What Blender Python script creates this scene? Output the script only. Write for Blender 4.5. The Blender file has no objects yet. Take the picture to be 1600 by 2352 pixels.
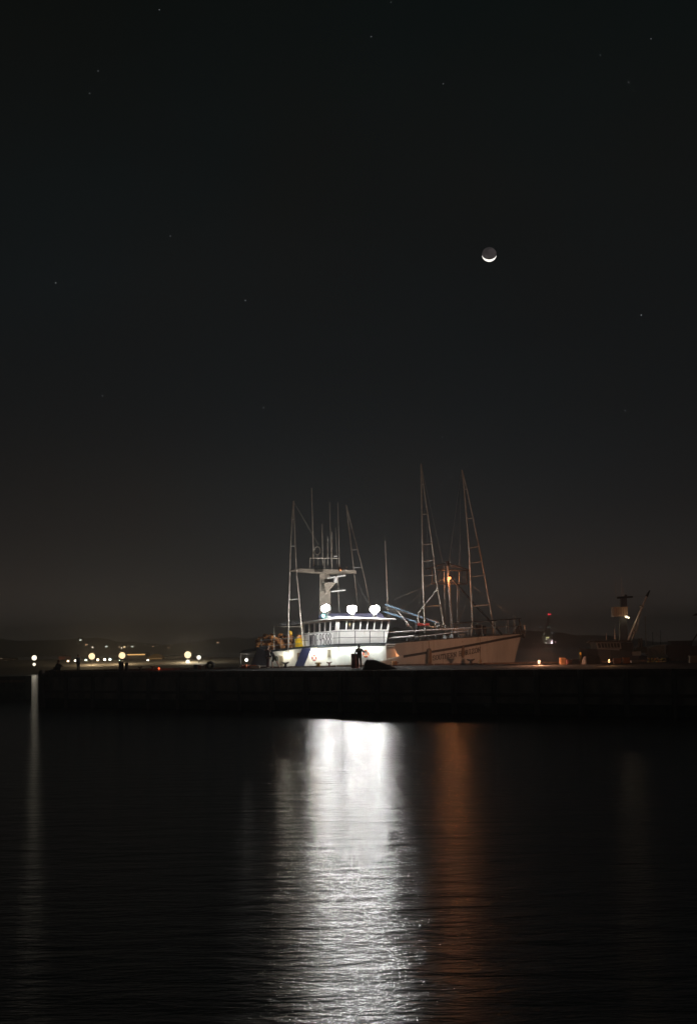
import bpy, bmesh, math, random
from mathutils import Vector, Matrix
from mathutils.bvhtree import BVHTree
R = math.radians
random.seed(7)
S = bpy.context.scene
COL = S.collection

# ------------------------------------------------------------------ camera
EYE = Vector((0.0, 0.0, 4.47))
PITCH, ROLL, FPX = R(4.85), R(1.0), 3636.0
fwd = Vector((0, math.cos(PITCH), math.sin(PITCH)))
r0 = Vector((1, 0, 0)); u0 = Vector((0, -math.sin(PITCH), math.cos(PITCH)))
rgt = r0 * math.cos(ROLL) - u0 * math.sin(ROLL)
upv = r0 * math.sin(ROLL) + u0 * math.cos(ROLL)
cam = bpy.data.cameras.new('camera')
cam.sensor_fit = 'VERTICAL'; cam.sensor_height = 36.0; cam.sensor_width = 36.0
cam.lens = FPX / 2352 * 36.0
cam.clip_start = 0.1; cam.clip_end = 60000
camo = bpy.data.objects.new('camera', cam); COL.objects.link(camo)
M3 = Matrix((rgt, upv, -fwd)).transposed().to_4x4()
camo.matrix_world = Matrix.Translation(EYE) @ M3
S.camera = camo

# ------------------------------------------------------------------ night sky with city glow
W = bpy.data.worlds.new('World'); S.world = W; W.use_nodes = True
nt = W.node_tree; nt.nodes.clear()
out = nt.nodes.new('ShaderNodeOutputWorld'); bg = nt.nodes.new('ShaderNodeBackground')
tc = nt.nodes.new('ShaderNodeTexCoord'); sep = nt.nodes.new('ShaderNodeSeparateXYZ')
mr = nt.nodes.new('ShaderNodeMapRange'); mr.inputs['From Min'].default_value = 0.0; mr.inputs['From Max'].default_value = 0.5
ramp = nt.nodes.new('ShaderNodeValToRGB'); cr = ramp.color_ramp; cr.interpolation = 'B_SPLINE'
els = [(0.0, (.100, .082, .070)), (0.035, (.060, .051, .046)), (0.10, (.0205, .0198, .0200)), (0.20, (.0090, .0098, .0108)),
       (0.33, (.0066, .0078, .0086)), (0.55, (.0055, .0066, .0068)), (0.80, (.0034, .0048, .0044)), (1.0, (.0027, .0040, .0036))]
while len(cr.elements) < len(els): cr.elements.new(0.5)
for e, (p, c) in zip(cr.elements, els): e.position = p; e.color = (*c, 1)
nz = nt.nodes.new('ShaderNodeTexNoise'); nz.inputs['Scale'].default_value = 3.0; nz.inputs['Detail'].default_value = 3
mp = nt.nodes.new('ShaderNodeMapping'); mp.inputs['Scale'].default_value = (1, 1, 4)
mr2 = nt.nodes.new('ShaderNodeMapRange'); mr2.inputs['To Min'].default_value = 0.8; mr2.inputs['To Max'].default_value = 1.2
mul = nt.nodes.new('ShaderNodeMix'); mul.data_type = 'RGBA'; mul.blend_type = 'MULTIPLY'; mul.inputs['Factor'].default_value = 1
L = nt.links
L.new(tc.outputs['Generated'], sep.inputs[0]); L.new(sep.outputs['Z'], mr.inputs['Value']); L.new(mr.outputs[0], ramp.inputs[0])
L.new(tc.outputs['Generated'], mp.inputs[0]); L.new(mp.outputs[0], nz.inputs['Vector']); L.new(nz.outputs['Fac'], mr2.inputs['Value'])
L.new(ramp.outputs[0], mul.inputs['A']); L.new(mr2.outputs[0], mul.inputs['B'])
nz2 = nt.nodes.new('ShaderNodeTexNoise'); nz2.inputs['Scale'].default_value = 5.0; nz2.inputs['Detail'].default_value = 2
rp2 = nt.nodes.new('ShaderNodeValToRGB'); rp2.color_ramp.elements[0].position = .35; rp2.color_ramp.elements[1].position = .65
rp2.color_ramp.elements[0].color = (1.0, .93, .88, 1); rp2.color_ramp.elements[1].color = (.86, .97, 1.0, 1)
mul2 = nt.nodes.new('ShaderNodeMix'); mul2.data_type = 'RGBA'; mul2.blend_type = 'MULTIPLY'; mul2.inputs['Factor'].default_value = 1
L.new(tc.outputs['Generated'], nz2.inputs['Vector']); L.new(nz2.outputs['Fac'], rp2.inputs[0]); L.new(mul.outputs['Result'], mul2.inputs['A']); L.new(rp2.outputs[0], mul2.inputs['B'])
L.new(mul2.outputs['Result'], bg.inputs[0]); bg.inputs[1].default_value = 1.0; L.new(bg.outputs[0], out.inputs[0])

# the sun has set; what is left is faint light from the crescent moon
sun = bpy.data.lights.new('moonlight', 'SUN'); sun.energy = .0002; sun.angle = R(0.5); sun.color = (1.0, .95, .86)
suno = bpy.data.objects.new('moonlight', sun); COL.objects.link(suno)
SUN_AZ, SUN_EL = R(5.1), R(14.0)
sdir = Vector((math.sin(SUN_AZ) * math.cos(SUN_EL), math.cos(SUN_AZ) * math.cos(SUN_EL), math.sin(SUN_EL)))
suno.rotation_euler = sdir.to_track_quat('Z', 'Y').to_euler()
suno.location = (0, 300, 60)

vs = S.view_settings; vs.view_transform = 'Standard'; vs.look = 'None'; vs.exposure = 0.0; vs.gamma = 1.0; vs.use_curve_mapping = False
S.render.engine = 'CYCLES'
cy = S.cycles
cy.use_denoising = True
cy.max_bounces = 6; cy.glossy_bounces = 3; cy.diffuse_bounces = 2; cy.transparent_max_bounces = 8; cy.volume_bounces = 0
cy.sample_clamp_indirect = 4.0; cy.caustics_reflective = False; cy.caustics_refractive = False
cy.use_light_tree = True

# ------------------------------------------------------------------ helpers
def at(px, py, Y):
    d = fwd + rgt * ((px - 800) / FPX) + upv * ((1176 - py) / FPX)
    return EYE + d * (Y / d.y)
def hor(px): return 1484.5 - 0.01745 * (px - 800)

_m = {}
def mat(name, col, rough=0.6, metal=0.0, var=0.25, scale=2.0, bump=0.0, spec=0.5, stretch=(1, 1, 1)):
    if name in _m: return _m[name]
    m = bpy.data.materials.new(name); m.use_nodes = True
    n = m.node_tree; b = n.nodes['Principled BSDF']
    b.inputs['Roughness'].default_value = rough; b.inputs['Metallic'].default_value = metal
    b.inputs['Specular IOR Level'].default_value = spec
    t = n.nodes.new('ShaderNodeTexCoord'); mpg = n.nodes.new('ShaderNodeMapping'); mpg.inputs['Scale'].default_value = stretch
    no = n.nodes.new('ShaderNodeTexNoise'); no.inputs['Scale'].default_value = scale; no.inputs['Detail'].default_value = 6
    rp = n.nodes.new('ShaderNodeValToRGB')
    rp.color_ramp.elements[0].position = .3; rp.color_ramp.elements[1].position = .7
    rp.color_ramp.elements[0].color = (*[c * (1 - var) for c in col], 1)
    rp.color_ramp.elements[1].color = (*[min(1, c * (1 + var * .6)) for c in col], 1)
    l = n.links
    l.new(t.outputs['Object'], mpg.inputs[0]); l.new(mpg.outputs[0], no.inputs['Vector'])
    l.new(no.outputs['Fac'], rp.inputs[0]); l.new(rp.outputs[0], b.inputs['Base Color'])
    if bump:
        bp = n.nodes.new('ShaderNodeBump'); bp.inputs['Strength'].default_value = bump; bp.inputs['Distance'].default_value = .03
        l.new(no.outputs['Fac'], bp.inputs['Height']); l.new(bp.outputs[0], b.inputs['Normal'])
    _m[name] = m; return m
def emit(name, col, st):
    if name in _m: return _m[name]
    m = bpy.data.materials.new(name); m.use_nodes = True
    n = m.node_tree; n.nodes.clear()
    o = n.nodes.new('ShaderNodeOutputMaterial'); e = n.nodes.new('ShaderNodeEmission')
    e.inputs[0].default_value = (*col, 1); e.inputs[1].default_value = st
    n.links.new(e.outputs[0], o.inputs[0]); m.cycles.emission_sampling = 'NONE'; _m[name] = m; return m

class MB:
    def __init__(s): s.v = []; s.f = []
    def quad(s, *p):
        i = len(s.v); s.v += [Vector(q) for q in p]; s.f.append(tuple(range(i, i + len(p)))); return s
    def hexa(s, p):      # 8 corners: bottom loop then top loop
        i = len(s.v); s.v += [Vector(q) for q in p]
        for f in ((3, 2, 1, 0), (4, 5, 6, 7), (0, 1, 5, 4), (1, 2, 6, 5), (2, 3, 7, 6), (3, 0, 4, 7)):
            s.f.append(tuple(i + k for k in f))
        return s
    def box(s, c, sz, rz=0.0):
        c = Vector(c); hx, hy, hz = sz[0] / 2, sz[1] / 2, sz[2] / 2; ca, sa = math.cos(rz), math.sin(rz)
        pts = []
        for z in (-hz, hz):
            for x, y in ((-hx, -hy), (hx, -hy), (hx, hy), (-hx, hy)):
                pts.append(c + Vector((x * ca - y * sa, x * sa + y * ca, z)))
        return s.hexa(pts)
    def prism(s, poly, z0, z1):     # vertical prism from list of (x,y)
        n = len(poly); i = len(s.v)
        s.v += [Vector((p[0], p[1], z0)) for p in poly] + [Vector((p[0], p[1], z1)) for p in poly]
        s.f.append(tuple(i + n - 1 - k for k in range(n))); s.f.append(tuple(i + n + k for k in range(n)))
        for k in range(n):
            j = (k + 1) % n; s.f.append((i + k, i + j, i + n + j, i + n + k))
        return s
    def tube(s, a, b, ra, rb=None, n=6, caps=True):
        a = Vector(a); b = Vector(b); rb = ra if rb is None else rb
        d = (b - a); 
        if d.length < 1e-6: return s
        d.normalize(); e = d.orthogonal().normalized(); g = d.cross(e); i = len(s.v)
        for c, r in ((a, ra), (b, rb)):
            for k in range(n):
                t = 2 * math.pi * k / n; s.v.append(c + (e * math.cos(t) + g * math.sin(t)) * r)
        for k in range(n):
            j = (k + 1) % n; s.f.append((i + k, i + j, i + n + j, i + n + k))
        if caps:
            s.f.append(tuple(i + n - 1 - k for k in range(n))); s.f.append(tuple(i + n + k for k in range(n)))
        return s
    def path(s, pts, r, n=6):
        for a, b in zip(pts[:-1], pts[1:]): s.tube(a, b, r, r, n)
        return s
    def ball(s, c, r, seg=10, rings=6, sc=(1, 1, 1)):
        c = Vector(c); i = len(s.v)
        s.v.append(c + Vector((0, 0, -r * sc[2])))
        for k in range(1, rings):
            ph = -math.pi / 2 + math.pi * k / rings
            for q in range(seg):
                t = 2 * math.pi * q / seg
                s.v.append(c + Vector((r * sc[0] * math.cos(ph) * math.cos(t), r * sc[1] * math.cos(ph) * math.sin(t), r * sc[2] * math.sin(ph))))
        s.v.append(c + Vector((0, 0, r * sc[2]))); top = len(s.v) - 1
        for q in range(seg):
            s.f.append((i, i + 1 + (q + 1) % seg, i + 1 + q)); 
            b = i + 1 + (rings - 2) * seg; s.f.append((top, b + q, b + (q + 1) % seg))
        for k in range(rings - 2):
            for q in range(seg):
                a = i + 1 + k * seg; s.f.append((a + q, a + (q + 1) % seg, a + seg + (q + 1) % seg, a + seg + q))
        return s
    def torus(s, c, ax, R_, r, n=20, m=8, sy=1.0):
        c = Vector(c); ax = Vector(ax).normalized(); e = Vector((0, 0, 1)); g = ax.cross(e).normalized(); e = g.cross(ax); i = len(s.v)
        for k in range(n):
            t = 2 * math.pi * k / n; d = g * math.cos(t) + e * math.sin(t) * sy
            for q in range(m):
                u = 2 * math.pi * q / m; s.v.append(c + d * (R_ + r * math.cos(u)) + ax * r * math.sin(u))
        for k in range(n):
            for q in range(m):
                k2, q2 = (k + 1) % n, (q + 1) % m
                s.f.append((i + k * m + q, i + k2 * m + q, i + k2 * m + q2, i + k * m + q2))
        return s
    def lathe(s, c, prof, n=14, rx=0.0):
        c = Vector(c); i = len(s.v)
        for r, z in prof:
            for k in range(n):
                t = 2 * math.pi * k / n; s.v.append(c + Vector((r * math.cos(t), r * math.sin(t), z)))
        for a in range(len(prof) - 1):
            for k in range(n):
                j = (k + 1) % n; s.f.append((i + a * n + k, i + a * n + j, i + (a + 1) * n + j, i + (a + 1) * n + k))
        s.f.append(tuple(i + n - 1 - k for k in range(n))); e = i + (len(prof) - 1) * n; s.f.append(tuple(e + k for k in range(n)))
        return s
    def build(s, name, m, parent=None, smooth=False):
        me = bpy.data.meshes.new(name); me.from_pydata([tuple(p) for p in s.v], [], s.f); me.update()
        bmm = bmesh.new(); bmm.from_mesh(me); bmesh.ops.recalc_face_normals(bmm, faces=bmm.faces); bmm.to_mesh(me); bmm.free()
        if smooth:
            for p in me.polygons: p.use_smooth = True
        me.materials.append(m)
        o = bpy.data.objects.new(name, me); COL.objects.link(o)
        if parent is not None: adopt(o, parent)
        return o
_root = {}
def wloc(o):
    return _root.get(o.name, Vector((0, 0, 0)))
def adopt(o, parent):
    o.parent = parent; o.matrix_parent_inverse = Matrix.Translation(-wloc(parent))
def thing(name, label, cat, loc, group=None):
    o = bpy.data.objects.new(name, None); COL.objects.link(o); o.empty_display_size = .3
    o.location = loc; _root[o.name] = Vector(loc); o['label'] = label; o['category'] = cat
    if group: o['group'] = group
    return o
def tag(o, label, cat, group=None):
    o['label'] = label; o['category'] = cat
    if group: o['group'] = group
    return o
def struct(o): o['kind'] = 'structure'; return o
def point(name, loc, watts, rad, col, parent, cap=4.0):
    l = bpy.data.lights.new(name, 'POINT'); l.energy = watts; l.shadow_soft_size = rad * 1.6; l.color = col
    o = bpy.data.objects.new(name + '_light', l); COL.objects.link(o); o.location = loc; adopt(o, parent)
    st = min(cap, watts / (math.pi * 4 * math.pi * rad * rad))
    return MB().ball(loc, rad * .85, 10, 8).build(name, emit('bulb_%d_%d_%d' % (st * 10, col[1] * 99, col[2] * 99), col, st), parent, True)

# ------------------------------------------------------------------ materials
WHITE = mat('white_paint', (.74, .74, .72), .35, var=.10, scale=1.2, bump=.05)
HULLW = mat('hull_white_paint', (.66, .64, .61), .4, var=.16, scale=.9, bump=.06, stretch=(1, 1, .25))
def stain(m, col, sc, stretch, lo, hi, amt):
    n = m.node_tree; b = n.nodes['Principled BSDF']; src = b.inputs['Base Color'].links[0].from_socket
    t = n.nodes.new('ShaderNodeTexCoord'); mp = n.nodes.new('ShaderNodeMapping'); mp.inputs['Scale'].default_value = stretch
    q = n.nodes.new('ShaderNodeTexNoise'); q.inputs['Scale'].default_value = sc; q.inputs['Detail'].default_value = 5
    r = n.nodes.new('ShaderNodeMapRange'); r.inputs['From Min'].default_value = lo; r.inputs['From Max'].default_value = hi; r.inputs['To Max'].default_value = amt
    x = n.nodes.new('ShaderNodeMix'); x.data_type = 'RGBA'; x.inputs['B'].default_value = (*col, 1); l = n.links
    l.new(t.outputs['Object'], mp.inputs[0]); l.new(mp.outputs[0], q.inputs['Vector']); l.new(q.outputs['Fac'], r.inputs['Value']); l.new(r.outputs[0], x.inputs['Factor']); l.new(src, x.inputs['A']); l.new(x.outputs['Result'], b.inputs['Base Color'])
stain(HULLW, (.20, .11, .06), 1.6, (2.2, 1, .22), .58, .78, .45)
stain(WHITE, (.36, .26, .16), 1.8, (2.4, 1, .25), .60, .78, .6)
NAVY = mat('navy_paint', (.020, .028, .085), .4)
DARKTRIM = mat('dark_green_trim', (.018, .028, .034), .5)
BROWN = mat('brown_rub_rail', (.022, .015, .012), .6)
STEEL = mat('galvanised_steel', (.50, .49, .47), .38, .75, var=.2, scale=6)
ALU = mat('painted_pole', (.58, .53, .46), .45, .2, var=.2, scale=3)
BLACK = mat('black_iron', (.016, .016, .017), .55, .3)
GLASS = mat('window_glass', (.020, .022, .024), .06, var=.5, scale=1.1)
n = GLASS.node_tree; pb = n.nodes['Principled BSDF']; mx = n.nodes.new('ShaderNodeMixShader'); tb = n.nodes.new('ShaderNodeBsdfTransparent'); tb.inputs[0].default_value = (.8, .82, .80, 1)
mx.inputs[0].default_value = .35; n.links.new(tb.outputs[0], mx.inputs[1]); n.links.new(pb.outputs[0], mx.inputs[2]); n.links.new(mx.outputs[0], n.nodes['Material Output'].inputs[0])
RUBBER = mat('black_rubber', (.014, .014, .014), .8)
ROPE = mat('rope', (.26, .17, .09), .9, scale=25, bump=.4)
NET = mat('net_brown', (.44, .18, .045), .95, var=.6, scale=9, bump=.8)
ORANGE = mat('orange_plastic', (.75, .16, .03), .5)
YELLOW = mat('yellow_plastic', (.92, .55, .012), .45)
RED = mat('red_plastic', (.45, .05, .04), .5)
DECK = mat('deck_grey', (.14, .14, .14), .7)
WOOD = mat('weathered_timber', (.18, .125, .095), .85, var=.5, scale=4, bump=.5, spec=.1, stretch=(1, 1, .15))
CONC = mat('stained_concrete', (.48, .38, .31), .85, var=.55, scale=1.1, bump=.4, stretch=(1, 1, .5))
WEED = mat('weedy_concrete', (.060, .062, .045), .8, var=.6, scale=3, bump=.6)
PILE = mat('tarred_pile', (.16, .125, .105), .8, var=.5, scale=3, bump=.5, stretch=(1, 1, .1))
PLANK = mat('pier_deck_plank', (.015, .0125, .011), .95, var=.4, scale=2, spec=.06)
SKIN = mat('skin', (.46, .27, .19), .55, var=.1)
HAIR = mat('dark_hair', (.018, .013, .010), .6)

# ------------------------------------------------------------------ water
wm = bpy.data.materials.new('harbour_water'); wm.use_nodes = True
n = wm.node_tree; b = n.nodes['Principled BSDF']
b.inputs['Base Color'].default_value = (.0020, .0034, .0030, 1); b.inputs['IOR'].default_value = 1.40
b.inputs['Roughness'].default_value = .15
t = n.nodes.new('ShaderNodeTexCoord'); l = n.links
def wave(scale, dist, stretch, rot, detail, rough=.55):
    mp = n.nodes.new('ShaderNodeMapping'); mp.inputs['Scale'].default_value = stretch; mp.inputs['Rotation'].default_value = (0, 0, rot)
    q = n.nodes.new('ShaderNodeTexNoise'); q.inputs['Scale'].default_value = scale; q.inputs['Detail'].default_value = detail
    q.inputs['Roughness'].default_value = rough; q.inputs['Distortion'].default_value = .4
    l.new(t.outputs['Object'], mp.inputs[0]); l.new(mp.outputs[0], q.inputs['Vector'])
    bp = n.nodes.new('ShaderNodeBump'); bp.inputs['Strength'].default_value = 1.0; bp.inputs['Distance'].default_value = dist
    l.new(q.outputs['Fac'], bp.inputs['Height']); return bp
w1 = wave(.95, .088, (.55, 1.25, 1), R(8), 7, .5)
w2 = wave(5.0, .030, (.5, 1.3, 1), R(-7), 4, .6)
l.new(w1.outputs[0], w2.inputs['Normal']); l.new(w2.outputs[0], b.inputs['Normal'])
wb = MB(); xs = [-2600, -1500, -600, -150, 150, 600, 1500, 2600]; ys = [-500, -200, -20, 150, 400, 900, 1500, 2600]
for i in range(7):
    for j in range(7): wb.quad((xs[i], ys[j], 0), (xs[i + 1], ys[j], 0), (xs[i + 1], ys[j + 1], 0), (xs[i], ys[j + 1], 0))
struct(wb.build('water', wm))

# ------------------------------------------------------------------ pier
HD = 2.80
KF = 0.826
def front(X): return 130.0 - KF * (X + 25.2)
PIER_R = 34.0
u = Vector((1, -KF, 0)).normalized(); nrm = Vector((-KF, -1, 0)).normalized()      # along the face, out of the face
pier = thing('pier', 'long dark pier with timber piles along its waterside face', 'pier', (0, 118, 0))
fl = lambda X, o, z: Vector((X, front(X), z)) + nrm * o
YB = 130.6
def bays():
    X = -25.2; 
    while X < PIER_R - .1:
        yield X, min(X + 2.45, PIER_R); X += 2.45
PX0 = -25.2
# deck body, set back under the planking
MB().prism([(PX0, front(PX0) - .05 + .4), (PIER_R, front(PIER_R) + .4), (PIER_R + 8, YB - .2), (PX0, YB - .2)], HD - .5, HD - .08).build('deck_slab', CONC, pier)
# deck planks run from the face to the back edge
X = PX0
while X < PIER_R:
    x1 = min(X + 1.2, PIER_R)
    dz = random.uniform(-.012, .012)
    MB().hexa([(X + .012, front(X) - .02, HD - .08 + .004), (x1 - .012, front(x1) - .02, HD - .08 + .004), (x1 - .012, YB - .02, HD - .08 + .004), (X + .012, YB - .02, HD - .08 + .004),
               (X + .012, front(X) - .02, HD + dz), (x1 - .012, front(x1) - .02, HD + dz), (x1 - .012, YB - .02, HD + dz), (X + .012, YB - .02, HD + dz)]).build('deck_plank', PLANK, pier)
    X = x1
for X, X1 in bays():
    a, b2 = X + .02, X1 - .02
    def slab(name, o0, o1, z0, z1, m):
        return MB().hexa([fl(a, o0, z0), fl(b2, o0, z0), fl(b2, o1, z0), fl(a, o1, z0), fl(a, o0, z1), fl(b2, o0, z1), fl(b2, o1, z1), fl(a, o1, z1)]).build(name, m, pier)
    slab('fascia_beam', .18, -.10, HD - .42, HD - .09, WOOD)
    slab('cap_timber', .24, .02, HD - .07, HD + .02, WOOD)
    slab('wall_panel', -.02 + random.uniform(-.03, .03), -.25, HD - 1.55, HD - .44, CONC)
    slab('wall_panel', -.05 + random.uniform(-.03, .03), -.25, .70, HD - 1.67, CONC)
    slab('tide_panel', -.03 + random.uniform(-.02, .02), -.25, -1.2, .68, WEED)
    slab('wale', .10, -.02, HD - 1.66, HD - 1.46, WOOD)
k = 0
X = 19.1 - 18 * 2.45
while X < PIER_R:
    c = fl(X, .40, 0); h = HD + random.uniform(-.12, .06); r = random.uniform(.15, .19)
    MB().tube((c.x + random.uniform(-.04, .04), c.y, -1.5), (c.x, c.y, h), r * 1.05, r, 12).build('piling', PILE, pier, True)
    X += 2.45; k += 1
# left end wall of the pier and back kerb
MB().hexa([(PX0 - .3, front(PX0) - .3, -1.2), (PX0, front(PX0) - .3, -1.2), (PX0, YB, -1.2), (PX0 - .3, YB, -1.2), (PX0 - .3, front(PX0) - .3, HD), (PX0, front(PX0) - .3, HD), (PX0, YB, HD), (PX0 - .3, YB, HD)]).build('end_wall', CONC, pier)
X = PX0
while X < PIER_R + 6:
    MB().box((X + 1.98, YB + .02, HD + .02), (3.93, .24, .22)).build('back_kerb', WOOD, pier); X += 4
MB().prism([(PX0, YB - .6), (PIER_R + 8, YB - .6), (PIER_R + 8, YB - .12), (PX0, YB - .12)], -1.2, HD - .5).build('back_wall', CONC, pier)
for px in (97,):
    c = at(px, 1545, 129.2); MB().tube((c.x, c.y, -1.4), (c.x, c.y, HD + .15), .28, .25, 12).build('corner_pile', PILE, pier, True)

bw_ = thing('breakwater', 'low dark breakwater reaching away past the open end of the pier', 'breakwater', (-45, 150, 0))
for k in range(12):
    x0 = -66.6 + k * 3.0; MB().box((x0 + 1.5, 151, .5 + random.uniform(-.01, .01)), (2.96, 3.0, 3.4)).build('wall_panel', WEED, bw_)
    MB().tube((x0, 149.3, -1.4), (x0, 149.3, 2.1 + random.uniform(-.1, .15)), .16, .14, 10).build('piling', PILE, bw_, True)
    MB().box((x0 + 1.5, 149.42, 1.75), (2.9, .16, .22)).build('wale', WOOD, bw_)
# ------------------------------------------------------------------ stroke lettering
GL = {
 'S': [[(.92, .82), (.75, 1), (.25, 1), (.05, .82), (.08, .62), (.9, .4), (.95, .18), (.75, 0), (.25, 0), (.05, .2)]],
 'O': [[(.3, 0), (.03, .25), (.03, .75), (.3, 1), (.7, 1), (.97, .75), (.97, .25), (.7, 0), (.3, 0)]],
 'U': [[(.1, 1), (.1, .2), (.3, 0), (.7, 0), (.9, .2), (.9, 1)], [(-.05, 1), (.28, 1)], [(.72, 1), (1.05, 1)]],
 'T': [[(.5, 0), (.5, 1)], [(0, .8), (0, 1), (1, 1), (1, .8)], [(.3, 0), (.7, 0)]],
 'H': [[(.12, 0), (.12, 1)], [(.88, 0), (.88, 1)], [(.12, .5), (.88, .5)], [(-.06, 0), (.3, 0)], [(.7, 0), (1.06, 0)], [(-.06, 1), (.3, 1)], [(.7, 1), (1.06, 1)]],
 'E': [[(.15, 0), (.15, 1)], [(0, 1), (.9, 1), (.9, .8)], [(.15, .5), (.7, .5)], [(0, 0), (.92, 0), (.92, .2)]],
 'R': [[(.15, 0), (.15, 1)], [(0, 1), (.7, 1), (.92, .8), (.7, .5), (.15, .5)], [(.5, .5), (.9, 0), (1.05, 0)], [(0, 0), (.35, 0)]],
 'N': [[(.12, 0), (.12, 1), (.88, 0), (.88, 1)], [(-.06, 0), (.3, 0)], [(.7, 1), (1.06, 1)], [(-.06, 1), (.15, 1)]],
 'I': [[(.5, 0), (.5, 1)], [(.25, 0), (.75, 0)], [(.25, 1), (.75, 1)]],
 'Z': [[(.08, .8), (.08, 1), (.92, 1), (.05, 0), (.95, 0), (.95, .2)]],
 'W': [[(0, 1), (.25, 0), (.5, .95), (.75, 0), (1, 1)]],
 'D': [[(.1, 0), (.1, 1), (.6, 1), (.92, .8), (.92, .2), (.6, 0), (.1, 0)]],
 'e': [[(.9, 1), (.12, 1), (.12, 0), (.9, 0)], [(.12, .5), (.75, .5)]],
 '9': [[(.9, .6), (.7, .48), (.3, .48), (.08, .62), (.08, .86), (.3, 1), (.7, 1), (.92, .86), (.9, .5), (.6, 0)]],
 '5': [[(.9, 1), (.18, 1), (.12, .56), (.6, .6), (.9, .45), (.92, .18), (.7, 0), (.25, 0), (.06, .12)]],
 '8': [[(.5, .52), (.15, .66), (.12, .86), (.35, 1), (.65, 1), (.88, .86), (.85, .66), (.5, .52), (.1, .34), (.08, .14), (.3, 0), (.7, 0), (.92, .14), (.9, .34), (.5, .52)]],
}
def letter(ch, f, wv, wh, m, parent):
    """f(s,t) maps the letter cell to a surface point; wv, wh: stroke half widths in cell units"""
    mb = MB()
    for st in GL[ch]:
        for (x0, y0), (x1, y1) in zip(st[:-1], st[1:]):
            dx, dy = x1 - x0, y1 - y0; ln = math.hypot(dx, dy) + 1e-9
            nx, ny = -dy / ln * wv, dx / ln * wh
            ex, ey = dx / ln * wv * .8, dy / ln * wh * .8
            q = [(x0 - ex + nx, y0 - ey + ny), (x0 - ex - nx, y0 - ey - ny), (x1 + ex - nx, y1 + ey - ny), (x1 + ex + nx, y1 + ey + ny)]
            mb.hexa([f(a, c_, .012) for a, c_ in q] + [f(a, c_, .024) for a, c_ in q])
    return mb.build('letter', m, parent)

# ------------------------------------------------------------------ the fishing boat
boat = thing('fishing_boat', 'large white fishing boat with three blazing floodlights berthed behind the pier', 'boat', at(850, 1600, 135.2) * Vector((1, 1, 0)) if False else (1.8, 135.2, 0))
YC = 135.2
XS, XB = at(556, 1500, YC).x, at(1196, 1458, YC).x
XW = at(1160, 1600, YC).x
zpx = lambda px, py, Y: at(px, py, Y).z
def sm(t): t = max(0, min(1, t)); return t * t * (3 - 2 * t)
def stemX(z):
    zt = zpx(1196, 1458, YC)
    if z > zt: return XB + (z - zt) * .05
    return XW + (XB - XW) * max(-.2, (z / zt)) ** 1.0 if z > 0 else XW + z * .6
def hb(s, zf):       # half breadth, zf 0 at the keel line to 1 at the top
    q = max(0, (s - .50) / .50); p = 1.7 + 1.1 * zf
    st = 1 - .12 * max(0, (.12 - s) / .12)
    return 3.75 * (1 - q ** p) * (.86 + .14 * zf) * st
def interp(tab, x):
    for (a, va), (c, vc) in zip(tab[:-1], tab[1:]):
        if x <= c: return va + (vc - va) * max(0, (x - a) / (c - a))
    return tab[-1][1]
def s_of(px): return (at(px, 1490, YC).x - XS) / (XB - XS)
SHEER = [(s_of(px), zpx(px, py, Y)) for px, py, Y in ((556, 1531, 131.5), (700, 1534, 131.5), (858, 1527, 131.5), (930, 1508, 131.6), (1000, 1496, 131.9), (1060, 1486, 132.4), (1110, 1476.5, 133), (1150, 1468.5, 134), (1196, 1460.5, 135.2))]
TOPS = [(s_of(px), zpx(px, py, Y)) for px, py, Y in ((900, 1479, 131.5), (940, 1474.5, 131.6), (1000, 1470, 131.9), (1100, 1463, 133), (1150, 1459.5, 134), (1196, 1456, 135.2))]
ZT = TOPS[-1][1]
def hp(s, z, side):  # hull surface point
    zf = max(0, min(1, z / ZT)); X = XS + (stemX(z) - XS) * s
    return Vector((X, YC + side * hb(s, zf), z))
NS = 60
ss = [i / NS for i in range(NS + 1)]
lev = [-1.2, -.3, .6, 1.4, 2.2]
def grid(mb, rows):
    i0 = len(mb.v); m_ = len(rows[0])
    for r in rows: mb.v += r
    for a in range(len(rows) - 1):
        for c in range(m_ - 1):
            mb.f.append((i0 + a * m_ + c, i0 + a * m_ + c + 1, i0 + (a + 1) * m_ + c + 1, i0 + (a + 1) * m_ + c))
hm = MB()
for side in (-1, 1):
    rows = []
    for k in range(9):
        rows.append([hp(s, -1.2 + (interp(SHEER, s) + 1.2) * k / 8, side) for s in ss])
    grid(hm, rows)
hm.v += []
# transom
tr = [hp(0, -1.2 + (interp(SHEER, 0) + 1.2) * k / 8, sd) for sd in (-1, 1) for k in range(9)]
for k in range(8): hm.quad(tr[k], tr[9 + k], tr[10 + k], tr[k + 1])
hull = hm.build('hull', HULLW, boat, True)
# raised forecastle plating with rounded aft edge
S_N = s_of(906); S_M = s_of(933)
fm = MB(); ss2 = [S_N + (1 - S_N) * (i / 40) ** 1.0 for i in range(41)]
def cut(s):           # lower edge of the plating rises towards its aft end in a curve
    t = (s - S_N) / (S_M - S_N)
    return 0 if t >= 1 else 1 - math.sqrt(max(0, 1 - (1 - t) ** 2)) if False else (1 - t) ** 2.6
for side in (-1, 1):
    rows = []
    for k in range(7):
        row = []
        for s in ss2:
            z0 = interp(SHEER, s); z1 = interp(TOPS, s); zl = z0 + (z1 - .28 - z0) * cut(s)
            row.append(hp(s, zl + (z1 - zl) * k / 6, side))
        rows.append(row)
    grid(fm, rows)
fc = fm.build('forecastle_plating', HULLW, boat, True)
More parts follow.
